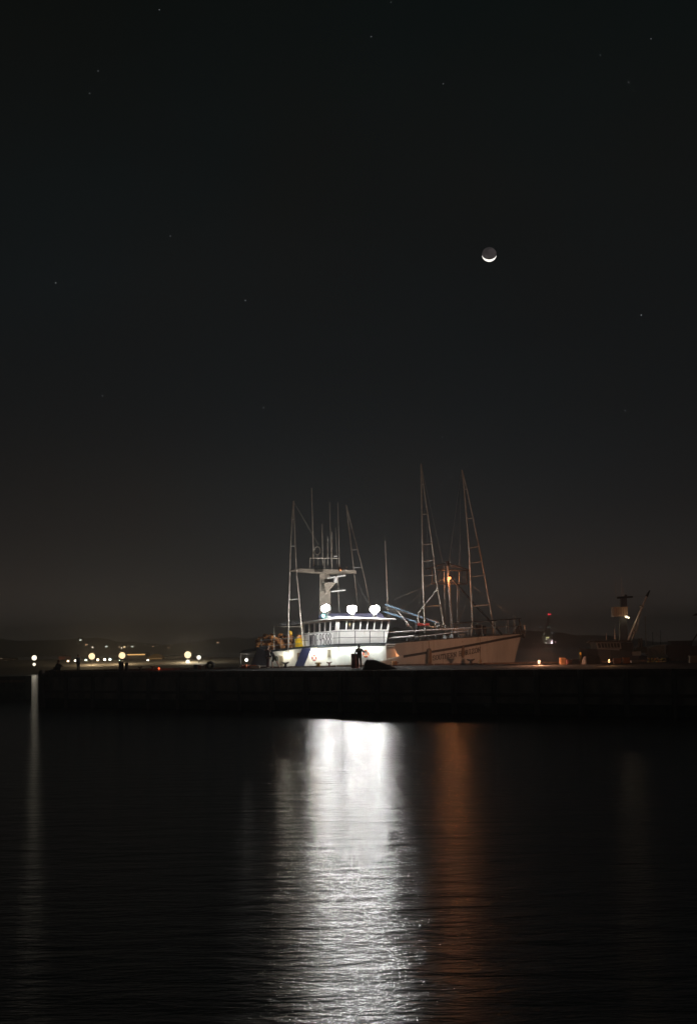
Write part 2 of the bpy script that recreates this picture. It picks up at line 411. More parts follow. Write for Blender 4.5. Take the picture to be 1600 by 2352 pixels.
# rub rail stripe and rail cap
for side in (-1, 1):
    rr = MB()
    pr = [hp(s, interp(SHEER, s), side) + Vector((0, side * .05, 0)) for s in ss if s >= S_M - .02]
    for a, c in zip(pr[:-1], pr[1:]):
        rr.hexa([a + Vector((0, 0, -.10)), c + Vector((0, 0, -.10)), c + Vector((0, -side * .08, -.10)), a + Vector((0, -side * .08, -.10)), a + Vector((0, 0, .10)), c + Vector((0, 0, .10)), c + Vector((0, -side * .08, .10)), a + Vector((0, -side * .08, .10))])
    rr.build('rub_rail', BROWN, boat)
    rc = MB(); pr = [hp(s, interp(SHEER, s), side) for s in ss if s <= S_M + .01]
    for a, c in zip(pr[:-1], pr[1:]):
        rc.hexa([a + Vector((0, -.07, 0)), c + Vector((0, -.07, 0)), c + Vector((0, .12, 0)), a + Vector((0, .12, 0)), a + Vector((0, -.07, .13)), c + Vector((0, -.07, .13)), c + Vector((0, .12, .13)), a + Vector((0, .12, .13))])
    rc.build('rail_cap', WHITE, boat)
    tc_ = MB(); pr = [hp(s, interp(TOPS, s), side) for s in ss2]
    for a, c in zip(pr[:-1], pr[1:]):
        tc_.hexa([a + Vector((0, -.08, 0)), c + Vector((0, -.08, 0)), c + Vector((0, .08, 0)), a + Vector((0, .08, 0)), a + Vector((0, -.08, .08)), c + Vector((0, -.08, .08)), c + Vector((0, .08, .08)), a + Vector((0, .08, .08))])
    tc_.build('bulwark_cap', DARKTRIM if side < 0 else WHITE, boat)
# decks
dm = MB(); rows = [[hp(s, interp(SHEER, s) - .75, sd) for s in ss if s < S_M + .02] for sd in (-.98, .98)]; grid(dm, rows); dm.build('main_deck', DECK, boat)
dm = MB(); rows = [[hp(s, interp(TOPS, s) - .45, sd) for s in ss2] for sd in (-.97, .97)]; grid(dm, rows); fdeck = dm.build('forecastle_deck', DECK, boat)
# hull surface lookup for marks and fenders
bv = []
for o in (hull, fc):
    bv.append(BVHTree.FromPolygons([v.co for v in o.data.vertices], [p.vertices for p in o.data.polygons]))
def hit(px, py, off=0.0):
    d = (at(px, py, 100) - EYE).normalized(); best = None
    for t_ in bv:
        h = t_.ray_cast(EYE, d)
        if h[0] is not None and (best is None or h[3] < best[3]): best = h
    if best is None: return at(px, py, 132)
    nn = best[1] if best[1].dot(d) < 0 else -best[1]
    return best[0] + nn * off
INK = mat('black_lettering', (.012, .012, .014), .5)
INKB = mat('brown_black_lettering', (.022, .016, .013), .5)
name_slots = []
for word, x0, y0, x1, y1 in (('SOUTHERN', 992.5, 1516.5, 1047.5, 1508.0), ('HORIZON', 1053.0, 1506.6, 1103.0, 1496.8)):
    for i, ch in enumerate(word):
        w_ = (x1 - x0) / len(word)
        ax = x0 + w_ * i + .12 * w_; ay = y0 + (y1 - y0) * i / len(word)
        f = lambda s, t, o, ax=ax, ay=ay, w_=w_, sl=(y1 - y0) / (x1 - x0): hit(ax + s * w_ * .76, ay + sl * s * w_ * .76 - t * 10.2, o)
        letter(ch, f, .145, .068, INKB, hull)
# bow seam lines and vertical weld marks
for px in (1101.5,):
    MB().path([hit(px, y, .03) for y in range(1466, 1526, 6)], .018).build('mooring_line', ROPE, boat)
# fenders hung over the side
def fender(px, y0, y1, r):
    p0 = hit(px, y1 - 2, r + .03); z1 = zpx(px, y0, p0.y)
    top = hit(px, 1472, .04)
    o = MB().lathe((p0.x, p0.y, p0.z), [(.05, 0), (r * .8, .04), (r, .2), (r, z1 - p0.z - .2), (r * .7, z1 - p0.z - .04), (.05, z1 - p0.z)], 12).build('fender', ROPE, boat, True)
    MB().tube((p0.x, p0.y, z1 - .02), top, .02).build('rope', ROPE, o)
fender(984, 1489, 1526, .21); fender(1061, 1480, 1512, .13)

# lower deckhouse
HPTS = [(598, 1500.5, 134.2), (692, 1489.5, 133.3), (775, 1483, 132.3), (886, 1480.5, 132.3), (908, 1481, 133.0), (924, 1482, 134.3), (931, 1483, 136.0)]
DZ = 1.75
nearw = [at(*p) for p in HPTS]
seg_names = []
for i, (a, c) in enumerate(zip(nearw[:-1], nearw[1:])):
    MB().hexa([(a.x, a.y, DZ), (c.x, c.y, DZ), (c.x, c.y + .12, DZ), (a.x, a.y + .12, DZ), a, c, c + Vector((0, .12, 0)), a + Vector((0, .12, 0))]).build('deckhouse_wall', WHITE, boat)
far = [Vector((p.x, 2 * YC - p.y + 1.2, p.z)) for p in nearw]
for a, c in zip(far[:-1], far[1:]):
    MB().hexa([(a.x, a.y, DZ), (c.x, c.y, DZ), (c.x, c.y + .12, DZ), (a.x, a.y + .12, DZ), a, c, c + Vector((0, .12, 0)), a + Vector((0, .12, 0))]).build('deckhouse_wall', WHITE, boat)
a, c = nearw[0], far[0]
MB().hexa([(a.x, a.y, DZ), (a.x + .12, a.y, DZ), (c.x + .12, c.y, DZ), (c.x, c.y, DZ), a, a + Vector((.12, 0, 0)), c + Vector((.12, 0, 0)), c]).build('deckhouse_wall', WHITE, boat)
a, c = nearw[-1], far[-1]
MB().hexa([(a.x, a.y, DZ), (a.x + .12, a.y, DZ), (c.x + .12, c.y, DZ), (c.x, c.y, DZ), a, a + Vector((.12, 0, 0)), c + Vector((.12, 0, 0)), c]).build('deckhouse_wall', WHITE, boat)
# boat deck above it, with a dark edge
bd = MB()
for (a, c), (e, g) in zip(zip(nearw[:-1], nearw[1:]), zip(far[:-1], far[1:])):
    o_ = Vector((0, -.60, .003)); o2 = Vector((0, .3, .003)); hgt = Vector((0, 0, .15))
    bd.hexa([a + o_, c + o_, g + o2, e + o2, a + o_ + hgt, c + o_ + hgt, g + o2 + hgt, e + o2 + hgt])
bd.build('boat_deck', DARKTRIM, boat)
lip = [at(728, 1486.6, 131.95), at(775, 1483.2, 131.72), at(884, 1480.8, 131.72)]
for a, c in zip(lip[:-1], lip[1:]):
    MB().hexa([a + Vector((0, -.02, -.10)), c + Vector((0, -.02, -.10)), c + Vector((0, .02, -.10)), a + Vector((0, .02, -.10)), a + Vector((0, -.02, .0)), c + Vector((0, -.02, 0)), c + Vector((0, .02, 0)), a + Vector((0, .02, 0))]).build('deck_lip', DARKTRIM, boat)
    a2, c2 = a + Vector((.1, .10, -.035)), c + Vector((-.1, .10, -.035))
    MB().hexa([a2 + Vector((0, 0, -.03)), c2 + Vector((0, 0, -.03)), c2 + Vector((0, .04, -.03)), a2 + Vector((0, .04, -.03)), a2, c2, c2 + Vector((0, .04, 0)), a2 + Vector((0, .04, 0))]).build('strip_lamp', emit('strip_lamp', (.93, 1, .93), 55), boat)
    al = bpy.data.lights.new('strip_lamp_light', 'AREA'); al.shape = 'RECTANGLE'; al.size = (c2 - a2).length; al.size_y = .05; al.energy = 55; al.color = (.93, 1, .93)
    ao = bpy.data.objects.new('strip_lamp_light', al); COL.objects.link(ao); ao.location = (a2 + c2) / 2 + Vector((0, .03, -.05)); ao.rotation_euler = (R(-25), 0, math.atan2((c2 - a2).y, (c2 - a2).x)); adopt(ao, boat)
# walkway that joins the boat deck to the forecastle
a, c = at(884, 1476, 131.7), at(950, 1473.5, 131.7)
MB().hexa([a + Vector((0, 0, -.12)), c + Vector((0, 0, -.12)), c + Vector((0, 7, -.12)), a + Vector((0, 7, -.12)), a, c, c + Vector((0, 7, 0)), a + Vector((0, 7, 0))]).build('walkway', DARKTRIM, boat)
MB().tube(at(886, 1480, 131.75), at(928, 1478.6, 131.75), .07).build('walkway_rail', WHITE, boat)
MB().tube(at(884, 1485, 131.75), at(931, 1484, 131.75), .06).build('walkway_rail', WHITE, boat)
point('bulkhead_lamp', at(929.5, 1489.5, 133.4), 130, .05, (1, .38, .15), boat)
# windows and door on the lower house
def wallwin(px, py, w, h, Y, fr=WHITE, gl=GLASS, nm='window'):
    c = at(px, py, Y); k = 132 / FPX; ww, hh = w * k, h * k
    o = MB().box(c, (ww + .14, .07, hh + .14)).build(nm, fr, boat)
    MB().box(c + Vector((0, -.03, 0)), (ww, .04, hh)).build('pane', gl, o)
PALEGL = mat('pale_window_glass', (.20, .17, .13), .15)
wallwin(755.7, 1501, 6.5, 16, 132.50, mat('cream_frame', (.50, .47, .38), .5), PALEGL)
wallwin(687, 1511, 6, 19, 133.30, mat('wood_frame', (.34, .22, .12), .5), mat('curtain_glass', (.42, .25, .14), .4))
wallwin(646, 1518, 8, 22, 133.62, mat('cream_frame', (.50, .47, .38), .5), PALEGL, 'door')
# navy slanted supports
for (tx, bx_, Yk) in ((704, 684, 132.4),):
    w_ = .75; a = at(tx, 1489, Yk); c = at(bx_ - 3, 1545, Yk)
    MB().hexa([c + Vector((-w_ / 2, 0, 0)), c + Vector((w_ / 2, 0, 0)), c + Vector((w_ / 2, .5, 0)), c + Vector((-w_ / 2, .5, 0)), a + Vector((-w_ / 2, 0, 0)), a + Vector((w_ / 2, 0, 0)), a + Vector((w_ / 2, .5, 0)), a + Vector((-w_ / 2, .5, 0))]).build('slanted_support', NAVY, boat)
a = [at(571, 1540, 131.9), at(617, 1540, 131.9), at(617, 1499, 131.9), at(592, 1486, 131.9)]
bk = [p + Vector((0, .6, 0)) for p in a]
MB().hexa(a + bk).build('stern_bulkhead', mat('dark_navy_panel', (.012, .014, .024), .6), boat)
# stern awning
a, c = at(549, 1500, 132.4), at(612, 1491, 132.4)
MB().hexa([a, c, c + Vector((0, 5, 0)), a + Vector((0, 5, 0)), a + Vector((.3, 0, .22)), c + Vector((0, 0, .28)), c + Vector((0, 5, .28)), a + Vector((.3, 5, .22))]).build('stern_awning', RUBBER, boat)
MB().tube(at(552, 1501, 132.5), at(552, 1550, 132.5), .05).build('awning_post', STEEL, boat)
MB().tube(at(552, 1501.5, 132.45), at(587, 1501.0, 132.45), .05).build('awning_tube', WHITE, boat)

# wheelhouse: outward leaning faces with real window openings
def bil(q, s, t, o=0.0):
    p = q[0].lerp(q[1], s).lerp(q[3].lerp(q[2], s), t)
    nn = (q[1] - q[0]).cross(q[3] - q[0]).normalized()
    return p + nn * o
def face(q, n, s0, s1, t0, t1, th, gap=.16):
    """q: four corners seen from outside (bl, br, tr, tl); n windows between s0..s1, t0..t1"""
    def blk(nm, a, b_, c, d, o0, o1, m, par):
        return MB().hexa([bil(q, a, c, o0), bil(q, b_, c, o0), bil(q, b_, c, o1), bil(q, a, c, o1), bil(q, a, d, o0), bil(q, b_, d, o0), bil(q, b_, d, o1), bil(q, a, d, o1)]).build(nm, m, par)
    wl = blk('wheelhouse_wall', 0, 1, 0, t0, 0, -th, WHITE, boat)
    blk('window_header', 0, 1, t1, 1, 0, -th, WHITE, boat)
    if s0 > .001: blk('window_pillar', 0, s0, t0, t1, 0, -th, WHITE, boat)
    if s1 < .999: blk('window_pillar', s1, 1, t0, t1, 0, -th, WHITE, boat)
    w_ = (s1 - s0) / n
    for i in range(n):
        a = s0 + i * w_
        if i: blk('mullion', a - gap * w_ / 2, a + gap * w_ / 2, t0, t1, .01, -th, WHITE, boat)
        blk('window_pane', a + (gap * w_ / 2 if i else 0), a + w_ - (gap * w_ / 2 if i < n - 1 else 0), t0, t1, -th * .5, -th * .6, GLASS, boat)
    blk('window_sill', 0, 1, t0 - .025, t0 + .012, .05, .002, WHITE, boat)
    return wl
Ab, At_ = at(693.5, 1487.5, 134.4), at(690.5, 1430.5, 134.3)
Bb, Bt = at(773.5, 1481.0, 132.75), at(777, 1421.8, 132.6)
Cb, Ct = at(886, 1479, 132.75), at(896, 1423.2, 132.6)
mir = lambda p: Vector((p.x, 2 * 136 - p.y, p.z))
fa = face([Ab, Bb, Bt, At_], 6, .07, .93, .555, .93, .14)
fb = face([Bb, Cb, Ct, Bt], 7, .025, .985, .575, .945, .14)
face([Cb, mir(Cb), mir(Ct), Ct], 6, .03, .97, .575, .945, .14)
face([mir(Cb), mir(Bb), mir(Bt), mir(Ct)], 7, .02, .98, .575, .945, .14)
face([mir(Bb), mir(Ab), mir(At_), mir(Bt)], 6, .07, .93, .555, .93, .14)
face([mir(Ab), Ab, At_, mir(At_)], 3, .1, .9, .5, .9, .14)
# wheelhouse floor lamp glow is left dark; a console and chair stand inside
MB().box((Cb.x - 1.1, 136, Cb.z + .55), (.7, 5.0, 1.1)).build('steering_console', mat('console_wood', (.22, .14, .07), .5), boat)
for yy in (134.6, 137.2):
    MB().box((Cb.x - 2.3, yy, Cb.z + 1.1), (.5, .55, .9)).build('helm_chair', mat('tan_leather', (.36, .24, .10), .5), boat)
MB().ball((Cb.x - 3.0, 136, Cb.z + 1.75), .09, 8, 6).build('cabin_lamp', emit('cabin_lamp', (1, .72, .35), 3), boat); point('cabin_lamp_bulb', (Cb.x - 3.0, 136, Cb.z + 1.6), 10, .05, (1, .72, .35), boat)
# roof with pointed visors
rl = [at(681, 1432.6, 134.0), at(776, 1420.5, 132.25), at(909, 1422.2, 132.2)]
rr_ = [mir(p) for p in rl]
rf = MB()
for i in range(2):
    hh = Vector((0, 0, .19)); h2 = Vector((0, 0, .19))
    e0 = Vector((0, 0, .03)) if i == 0 else hh; e1 = hh if i == 0 else Vector((0, 0, .03))
    rf.hexa([rl[i], rl[i + 1], rr_[i + 1], rr_[i], rl[i] + e0, rl[i + 1] + e1, rr_[i + 1] + e1, rr_[i] + e0])
roof = rf.build('wheelhouse_roof', WHITE, boat)
# low lavender-blue coaming on the roof that carries the lamps
LAV = mat('blue_coaming_paint', (.13, .13, .22), .45)
co = at(728, 1421, 134.0); cz = at(884, 1419.5, 133.6)
MB().hexa([co, cz, cz + Vector((0, 4, 0)), co + Vector((0, 4, 0)), co + Vector((.3, .2, .42)), cz + Vector((-.3, .2, .42)), cz + Vector((-.3, 4, .42)), co + Vector((.3, 4, .42))]).build('roof_coaming', LAV, boat)
c = at(751, 1420.5, 133.2); MB().box(c + Vector((0, 0, .1)), (.65, .5, .22)).build('roof_hatch', WHITE, boat)
# aft canopy
a, c = at(638, 1437.5, 133.4), at(693, 1433, 134.0)
MB().hexa([a, c, c + Vector((0, 4, 0)), a + Vector((0, 4, 0)), a + Vector((.25, 0, .24)), c + Vector((0, 0, .34)), c + Vector((0, 4, .34)), a + Vector((.25, 4, .24))]).build('aft_canopy', RUBBER, boat)
MB().tube(at(629, 1439, 133.9), at(629.5, 1500, 133.9), .035).build('canopy_post', ALU, boat)
MB().tube(at(629, 1439.4, 133.9), at(692, 1440, 133.9), .03).build('canopy_rail', ALU, boat)
# call sign board, fixed outside the railing
BQ = [at(708.0, 1486.4, 132.95), at(764, 1481.4, 132.20), at(764, 1452.6, 132.20), at(708.0, 1456.2, 132.95)]
cb = MB().hexa([bil(BQ, 0, 0), bil(BQ, 1, 0), bil(BQ, 1, 0, -.03), bil(BQ, 0, 0, -.03), bil(BQ, 0, 1), bil(BQ, 1, 1), bil(BQ, 1, 1, -.03), bil(BQ, 0, 1, -.03)]).build('call_sign_board', WHITE, boat)
for i, ch in enumerate('WDe9588'):
    a = .05 + .91 * i / 7; w_ = .91 / 7
    f = lambda s, t, o, a=a, w_=w_: bil(BQ, a + (.10 + s * .68) * w_, .055 + t * .86, o)
    letter(ch, f, .185, .034, INK, cb)
# railing in front of the wheelhouse
prail = [at(694, 1489.0, 133.25), at(776, 1482.4, 132.12), at(886, 1480, 132.12)]
for (px, yt, yb, Y) in ((701, 1456, 1487, 133.15), (731, 1454.5, 1485.5, 132.75), (779, 1450, 1481.5, 132.1), (815, 1449, 1480.5, 132.1), (849, 1449, 1480, 132.1), (881, 1449.5, 1479, 132.1)):
    MB().tube(at(px, yb, Y), at(px, yt, Y), .032).build('railing_post', DARKTRIM, boat)
for f_ in (1.0, .53):
    pts = [at(694, 1488 - 31 * f_, 133.25), at(779, 1481 - 31 * f_, 132.1), at(815, 1480.3 - 31 * f_, 132.1), at(886, 1480 - 31 * f_, 132.1)]
    MB().path(pts, .022).build('railing_bar', DARKTRIM, boat)

# roof floodlights
FLC = (1.0, .985, .95)
def flood(px, py, L_, Y, rad, tilt, yaw=0.0):
    c = at(px, py, Y); ax = Vector((math.sin(yaw) * math.cos(tilt), -math.cos(yaw) * math.cos(tilt), -math.sin(tilt)))
    e1 = ax.cross(Vector((0, 0, 1))).normalized(); e2 = e1.cross(ax)
    o = MB().tube(c - ax * .10, c - ax * .42, rad * .95, rad * .45, 14).build('floodlight_housing', BLACK, boat, True)
    MB().tube(c - ax * .012, c - ax * .08, rad * .98, rad * .9, 20).build('back_shield', BLACK, o)  # black disc added behind the lens to block light going backward
    MB().tube(c - ax * .3, (c.x, 133.0, c.z - .9), .045).build('bracket', STEEL, o)
    dome = MB(); N_ = 20; rows = []
    for pr, pd in [(1.0, .0), (.95, .31), (.81, .59), (.59, .81), (.31, .95), (.0, 1.0)]:
        rows.append([c + (e1 * math.cos(2 * math.pi * k / N_) + e2 * math.sin(2 * math.pi * k / N_)) * pr * rad + ax * pd * rad for k in range(N_ + 1)])
    grid(dome, rows); dome.build('lens', emit('flood_lens', FLC, 40), o, True)
def flood_beam(px, py, Y, watts, tilt, yaw, rad=.34):
    l = bpy.data.lights.new('floodlight_beam', 'SPOT'); l.energy = watts; l.shadow_soft_size = rad; l.color = FLC; l.spot_size = R(176); l.spot_blend = .06
    o = bpy.data.objects.new('floodlight_beam', l); COL.objects.link(o); o.location = at(px, py, Y)
    ax = Vector((math.sin(yaw) * math.cos(tilt), -math.cos(yaw) * math.cos(tilt), -math.sin(tilt))); o.rotation_euler = ax.to_track_quat('-Z', 'Y').to_euler(); adopt(o, boat)
flood_beam(747, 1396, 131.25, 760, R(30), R(-44)); flood_beam(808, 1400, 131.6, 760, R(16), 0); flood_beam(860, 1400, 131.6, 800, R(14), R(40))
for px, py in ((747, 1396), (808, 1400), (860, 1400)):      # added fill lights ahead of the lamps, to brighten wheelhouse panel and mast
    l_ = bpy.data.lights.new('floodlight_fill', 'POINT'); l_.energy = 360; l_.shadow_soft_size = .2; l_.color = FLC
    o_ = bpy.data.objects.new('floodlight_fill', l_); COL.objects.link(o_); o_.location = at(px, py - 3, 131.4); adopt(o_, boat)
flood(744.5, 1398, 0, 131.8, .27, R(28), R(-50)); flood(750.5, 1395, 0, 131.9, .28, R(25), R(-25))
flood(804.5, 1399, 0, 132.2, .29, R(10), R(-12)); flood(811.5, 1398.5, 0, 132.2, .29, R(10), R(8)); flood(808, 1403, 0, 132.1, .27, R(14))
flood(856.5, 1399, 0, 132.2, .28, R(12), R(6)); flood(863.5, 1398, 0, 132.2, .29, R(12), R(30)); flood(859.5, 1403, 0, 132.1, .27, R(14), R(14))
# teal sidelight below the first lamp
o = MB().ball(at(742, 1414, 132.9), .13).build('sidelight', emit('teal_light', (.25, 1.0, .95), 9), boat)

# wall lamps
WARM = (1.0, .93, .75)
for px, py, Y, w in ((655, 1502, 133.30, 60), (720, 1494, 132.55, 150)):
    c = at(px, py, Y); o = MB().box(c + Vector((0, .12, .08)), (.3, .2, .08)).build('wall_lamp', WHITE, boat)
    point('wall_lamp_bulb', c + Vector((0, -.18, -.03)), w, .11, WARM, boat)
c = at(566, 1516, 132.8)
MB().tube(c + Vector((0, 0, .12)), at(566, 1501, 132.8), .03).build('lamp_pendant', STEEL, boat)
point('stern_lamp_bulb', c, 8, .15, (1, .95, .85), boat)

# radar mast
YM = 135.0
def bar(name, a, b_, r, m=ALU, par=boat, rb=None, Y=YM):
    return MB().tube(at(a[0], a[1], Y), at(b_[0], b_[1], Y), r, rb).build(name, m, par)
TAN = mat('buff_mast_paint', (.34, .29, .235), .5, var=.15)
q0, q1, q2, q3 = at(733, 1422, YM), at(760, 1422, YM), at(757, 1315, YM), at(734, 1315, YM)
MB().hexa([q0, q1, q1 + Vector((0, .8, 0)), q0 + Vector((0, .8, 0)), q3, q2, q2 + Vector((0, .8, 0)), q3 + Vector((0, .8, 0))]).build('mast_column', TAN, boat)
p = [at(664, 1312, YM), at(728, 1317.5, YM), at(758, 1318.5, YM), at(818, 1316, YM), at(817, 1311, YM), at(758, 1308, YM), at(690, 1306.5, YM)]
MB_ = MB(); n_ = len(p); MB_.v += [q + Vector((0, -.45, 0)) for q in p] + [q + Vector((0, 1.1, 0)) for q in p]
MB_.f.append(tuple(range(n_))); MB_.f.append(tuple(range(2 * n_ - 1, n_ - 1, -1)))
for k in range(n_): MB_.f.append((k, (k + 1) % n_, n_ + (k + 1) % n_, n_ + k))
MB_.build('crosstree', TAN, boat)
for dy in (-.4, 1.0):
    MB().tube(at(711, 1281.5, YM + dy), at(779, 1282, YM + dy), .045).build('platform_rail', ALU, boat)
    for px in (711.5, 730, 745, 762, 778.5): MB().tube(at(px, 1281.5, YM + dy), at(px, 1307, YM + dy), .03).build('platform_post', ALU, boat)
for a, c, r in (((715.3, 1120.6), (720, 1300), .065), ((739.5, 1204), (741, 1300), .04), ((756.5, 1153), (761, 1300), .032), ((752, 1233), (752.4, 1300), .05),
                ((762, 1222), (761.5, 1300), .045), ((770.5, 1212), (779, 1412), .034), ((775.7, 1154), (779.5, 1306), .034), ((884.2, 1243), (891, 1420), .04)):
    bar('antenna', c, a, r, ALU, rb=r * .6)
MB().torus(at(728.8, 1264.5, YM), (.35, 1, 0), .27, .035, 20, 6, 1.25).build('loop_antenna', ALU, boat, True)
bar('loop_antenna_stem', (729, 1275), (729, 1284), .04)
MB().lathe(at(770, 1279, YM), [(.16, 0), (.17, .08), (.12, .18), (.02, .2)], 12).build('satellite_dome', WHITE, boat, True)
MB().box(at(732, 1306, YM - .6), (.72, .3, .55)).build('camera_box', GLASS, boat)
MB().ball(at(781, 1308, YM - .5), .18, 10, 7).build('copper_searchlight', mat('copper', (.55, .26, .12), .3, .9), boat, True)
MB().box(at(795.5, 1306, YM), (.18, .18, .3)).build('signal_lamp', WHITE, boat)
p0, p1 = at(752, 1328.5, YM - .7), at(793, 1322, YM - .7)
MB().hexa([p0 + Vector((0, 0, -.05)), p1 + Vector((0, 0, -.05)), p1 + Vector((0, .2, -.05)), p0 + Vector((0, .2, -.05)), p0 + Vector((0, 0, .08)), p1 + Vector((0, 0, .08)), p1 + Vector((0, .2, .08)), p0 + Vector((0, .2, .08))]).build('radar_scanner', WHITE, boat)
a, b_, c = at(745, 1338, YM - .5), at(772, 1338, YM - .5), at(748, 1362, YM - .5)
d_ = Vector((0, .5, 0)); MB().hexa([a, b_, b_ + d_, a + d_, c, c + Vector((.1, 0, 0)), c + Vector((.1, 0, 0)) + d_, c + d_]).build('radar_bracket', TAN, boat)
bar('radar_pedestal', (770, 1338), (771, 1325), .16, WHITE, Y=YM - .6)
bar('radar_scanner', (760, 1359), (793, 1355), .06, WHITE, Y=YM - .6)

# outrigger poles
def ladder(name, apex, left, right, rungs, Y0, Y1, r=.055):
    """left/right: list of (px,py) down the leg; rungs: py at left, py at right"""
    def leg(pts, Y): return [at(x, y, Y) for x, y in [apex] + pts]
    L_, R_ = leg(left, Y0), leg(right, Y1)
    o = MB().path(L_, r).build(name, ALU, boat); MB().path(R_, r * .85).build('outrigger_leg', ALU, boat)
    def onleg(pts, y):
        pp = [apex] + pts
        for (xa, ya), (xb, yb) in zip(pp[:-1], pp[1:]):
            if ya <= y <= yb: return xa + (xb - xa) * (y - ya) / (yb - ya)
        return pp[-1][0]
    for yl, yr in rungs:
        MB().tube(at(onleg(left, yl), yl, Y0), at(onleg(right, yr), yr, Y1), r * .7).build('rung', WHITE, boat)
ladder('outrigger_leg', (966.3, 1065), [(967.8, 1141), (970.9, 1338), (974.8, 1434)], [(972.4, 1118), (991.3, 1247), (1002, 1338), (1009, 1377), (1018.7, 1436)],
       [(1113, 1112.5), (1181.5, 1180), (1251, 1248.5), (1289.6, 1285.8), (1323, 1319.6), (1393.5, 1390.7)], 132.6, 133.2, .06)
ladder('outrigger_leg', (1060, 1079), [(1065.7, 1126), (1076.4, 1255), (1084.3, 1428), (1081, 1462)], [(1071.8, 1124), (1099, 1254), (1115, 1338), (1130.5, 1426), (1133, 1460)],
       [(1124, 1123), (1192, 1189), (1259, 1254.5), (1293.6, 1289.5), (1325, 1321), (1393, 1389)], 134.3, 134.6, .06)
ladder('outrigger_leg', (673.7, 1151), [(668, 1230), (662.5, 1400), (662, 1503)], [(676, 1215), (680.3, 1309), (688.5, 1400), (696, 1489)],
       [(1194, 1193), (1255, 1254), (1378, 1376)], 133.0, 133.0, .05)
ladder('outrigger_leg', (794.6, 1160), [(811.9, 1304), (824, 1420)], [(834, 1314), (856, 1420)], [(1263, 1262), (1304, 1303)], 138.5, 138.5, .05)
bar('stay', (676, 1156), (731, 1251), .02); 
for a, c in (((967, 1070), (1016, 1293)), ((1058, 1085), (1030, 1293)), ((1058, 1090), (1052, 1460)), ((980, 1190), (982, 1310))):
    bar('stay', a, c, .016, STEEL)
def sag(a, c, drop, Y0, Y1, r=.013):
    p, q = at(*a, Y0), at(*c, Y1); MB().path([p.lerp(q, t / 8) - Vector((0, 0, drop * 4 * (t / 8) * (1 - t / 8))) for t in range(9)], r, 4).build('stay', STEEL, boat)
sag((1024, 1300), (890, 1415), .5, 135, 133.5); sag((1028, 1292), (1190, 1423), .3, 135, 135); sag((973, 1300), (951, 1466), .1, 132.6, 132.6); sag((1082, 1360), (1040, 1445), .2, 134.4, 134.6); sag((757, 1310), (668, 1490), .3, 135, 133.6); sag((812, 1316), (864, 1420), .2, 135, 134)
# foremast with cage and lamp
bar('foremast', (1026, 1290), (1039.5, 1468), .10, STEEL, rb=.13)
bar('foremast_brace', (1019, 1300), (1022, 1466), .03, STEEL)
bar('foremast_brace', (1050, 1340), (1049, 1462), .03, STEEL)
for a, c in (((1026, 1293), (975.5, 1307.5)), ((1026, 1293), (1078, 1310)), ((984, 1308), (1078, 1311)), ((991, 1341), (1072, 1341.5)), ((991, 1309), (991, 1341)), ((1072, 1311), (1072, 1341))):
    bar('cage_bar', a, c, .055, BLACK)
for px in range(998, 1072, 9): bar('cage_wire', (px, 1309), (px, 1341), .014, BLACK)
bar('mast_block', (1026, 1289), (1027, 1300), .17, BLACK)
bar('boom', (1038, 1332), (1152, 1457), .085, BLACK)
bar('boom', (884, 1388), (1012, 1433), .085, mat('blue_boom_paint', (.22, .36, .50), .4), Y=134.0)
bar('boom', (882, 1395), (1005, 1429), .05, STEEL, Y=134.4)
bar('boom', (880, 1404), (955, 1428.6), .075, mat('blue_boom_paint', (.22, .36, .50), .4), Y=133.6)
bar('boom', (955, 1429), (1003, 1444), .06, STEEL, Y=133.6)
bar('strut', (912, 1402.5), (963, 1465), .05, WHITE, Y=133.4); MB().ball(at(936, 1436, 133.4), .14).build('turnbuckle', WHITE, boat)
bar('stay', (1018, 1330), (905, 1377), .018, STEEL)
MB().path([at(x, y, 133.6) for x, y in ((1004, 1353), (985, 1378), (965, 1402), (960, 1412), (959, 1422), (963, 1432), (968, 1440))], .06).build('hose', mat('pale_hose', (.5, .5, .47), .5), boat)
bar('derrick_post', (957, 1430), (956, 1472), .20, BLACK, Y=133.4)
bar('derrick_post', (975, 1432), (975, 1466), .06, STEEL)
bar('derrick_table', (958, 1434.5), (985, 1434.5), .11, RED, Y=133.2)
OR = (1.0, .33, .10)
c = at(1031.6, 1327.7, 134.5)
MB().lathe(c + Vector((0, .05, .10)), [(.16, 0), (.17, .05), (.06, .16), (.02, .2)], 12).build('deck_lamp_shade', BLACK, boat, True)
point('deck_lamp_bulb', c, 300, .15, OR, boat)
# long horizontal rails from the wheelhouse to the bow
for a, c, r in (((893, 1452), (1082, 1442), .055), ((893, 1466), (952, 1460), .055), ((952, 1463), (1075, 1449), .03)):
    bar('deck_rail', a, c, r, WHITE, Y=133.0)
# deck gear on the forecastle
gear = MB()
random.seed(3)
for k in range(16):
    px = random.uniform(936, 1080); gear.box(at(px, 1472 - (px - 940) * .06 - random.uniform(0, 5), 134 + random.uniform(-.6, 1)), (random.uniform(.15, .5), .4, random.uniform(.2, .5)), random.uniform(0, 1))
gear.build('deck_gear', mat('grey_gear', (.28, .29, .28), .5, .3, var=.5), boat)
for px, py in ((1003, 1434), (1010, 1440), (1018, 1437), (1025, 1443), (997, 1443)):
    MB().torus(at(px, py, 133.7), (random.uniform(-.6, .6), 1, .2), .17, .06, 12, 6).build('pulley_block', STEEL, boat, True)
for px, h in ((1000, 30), (1048, 34), (1068, 16)):
    bar('stanchion', (px, 1470), (px, 1470 - h), .03, STEEL, Y=133.4)
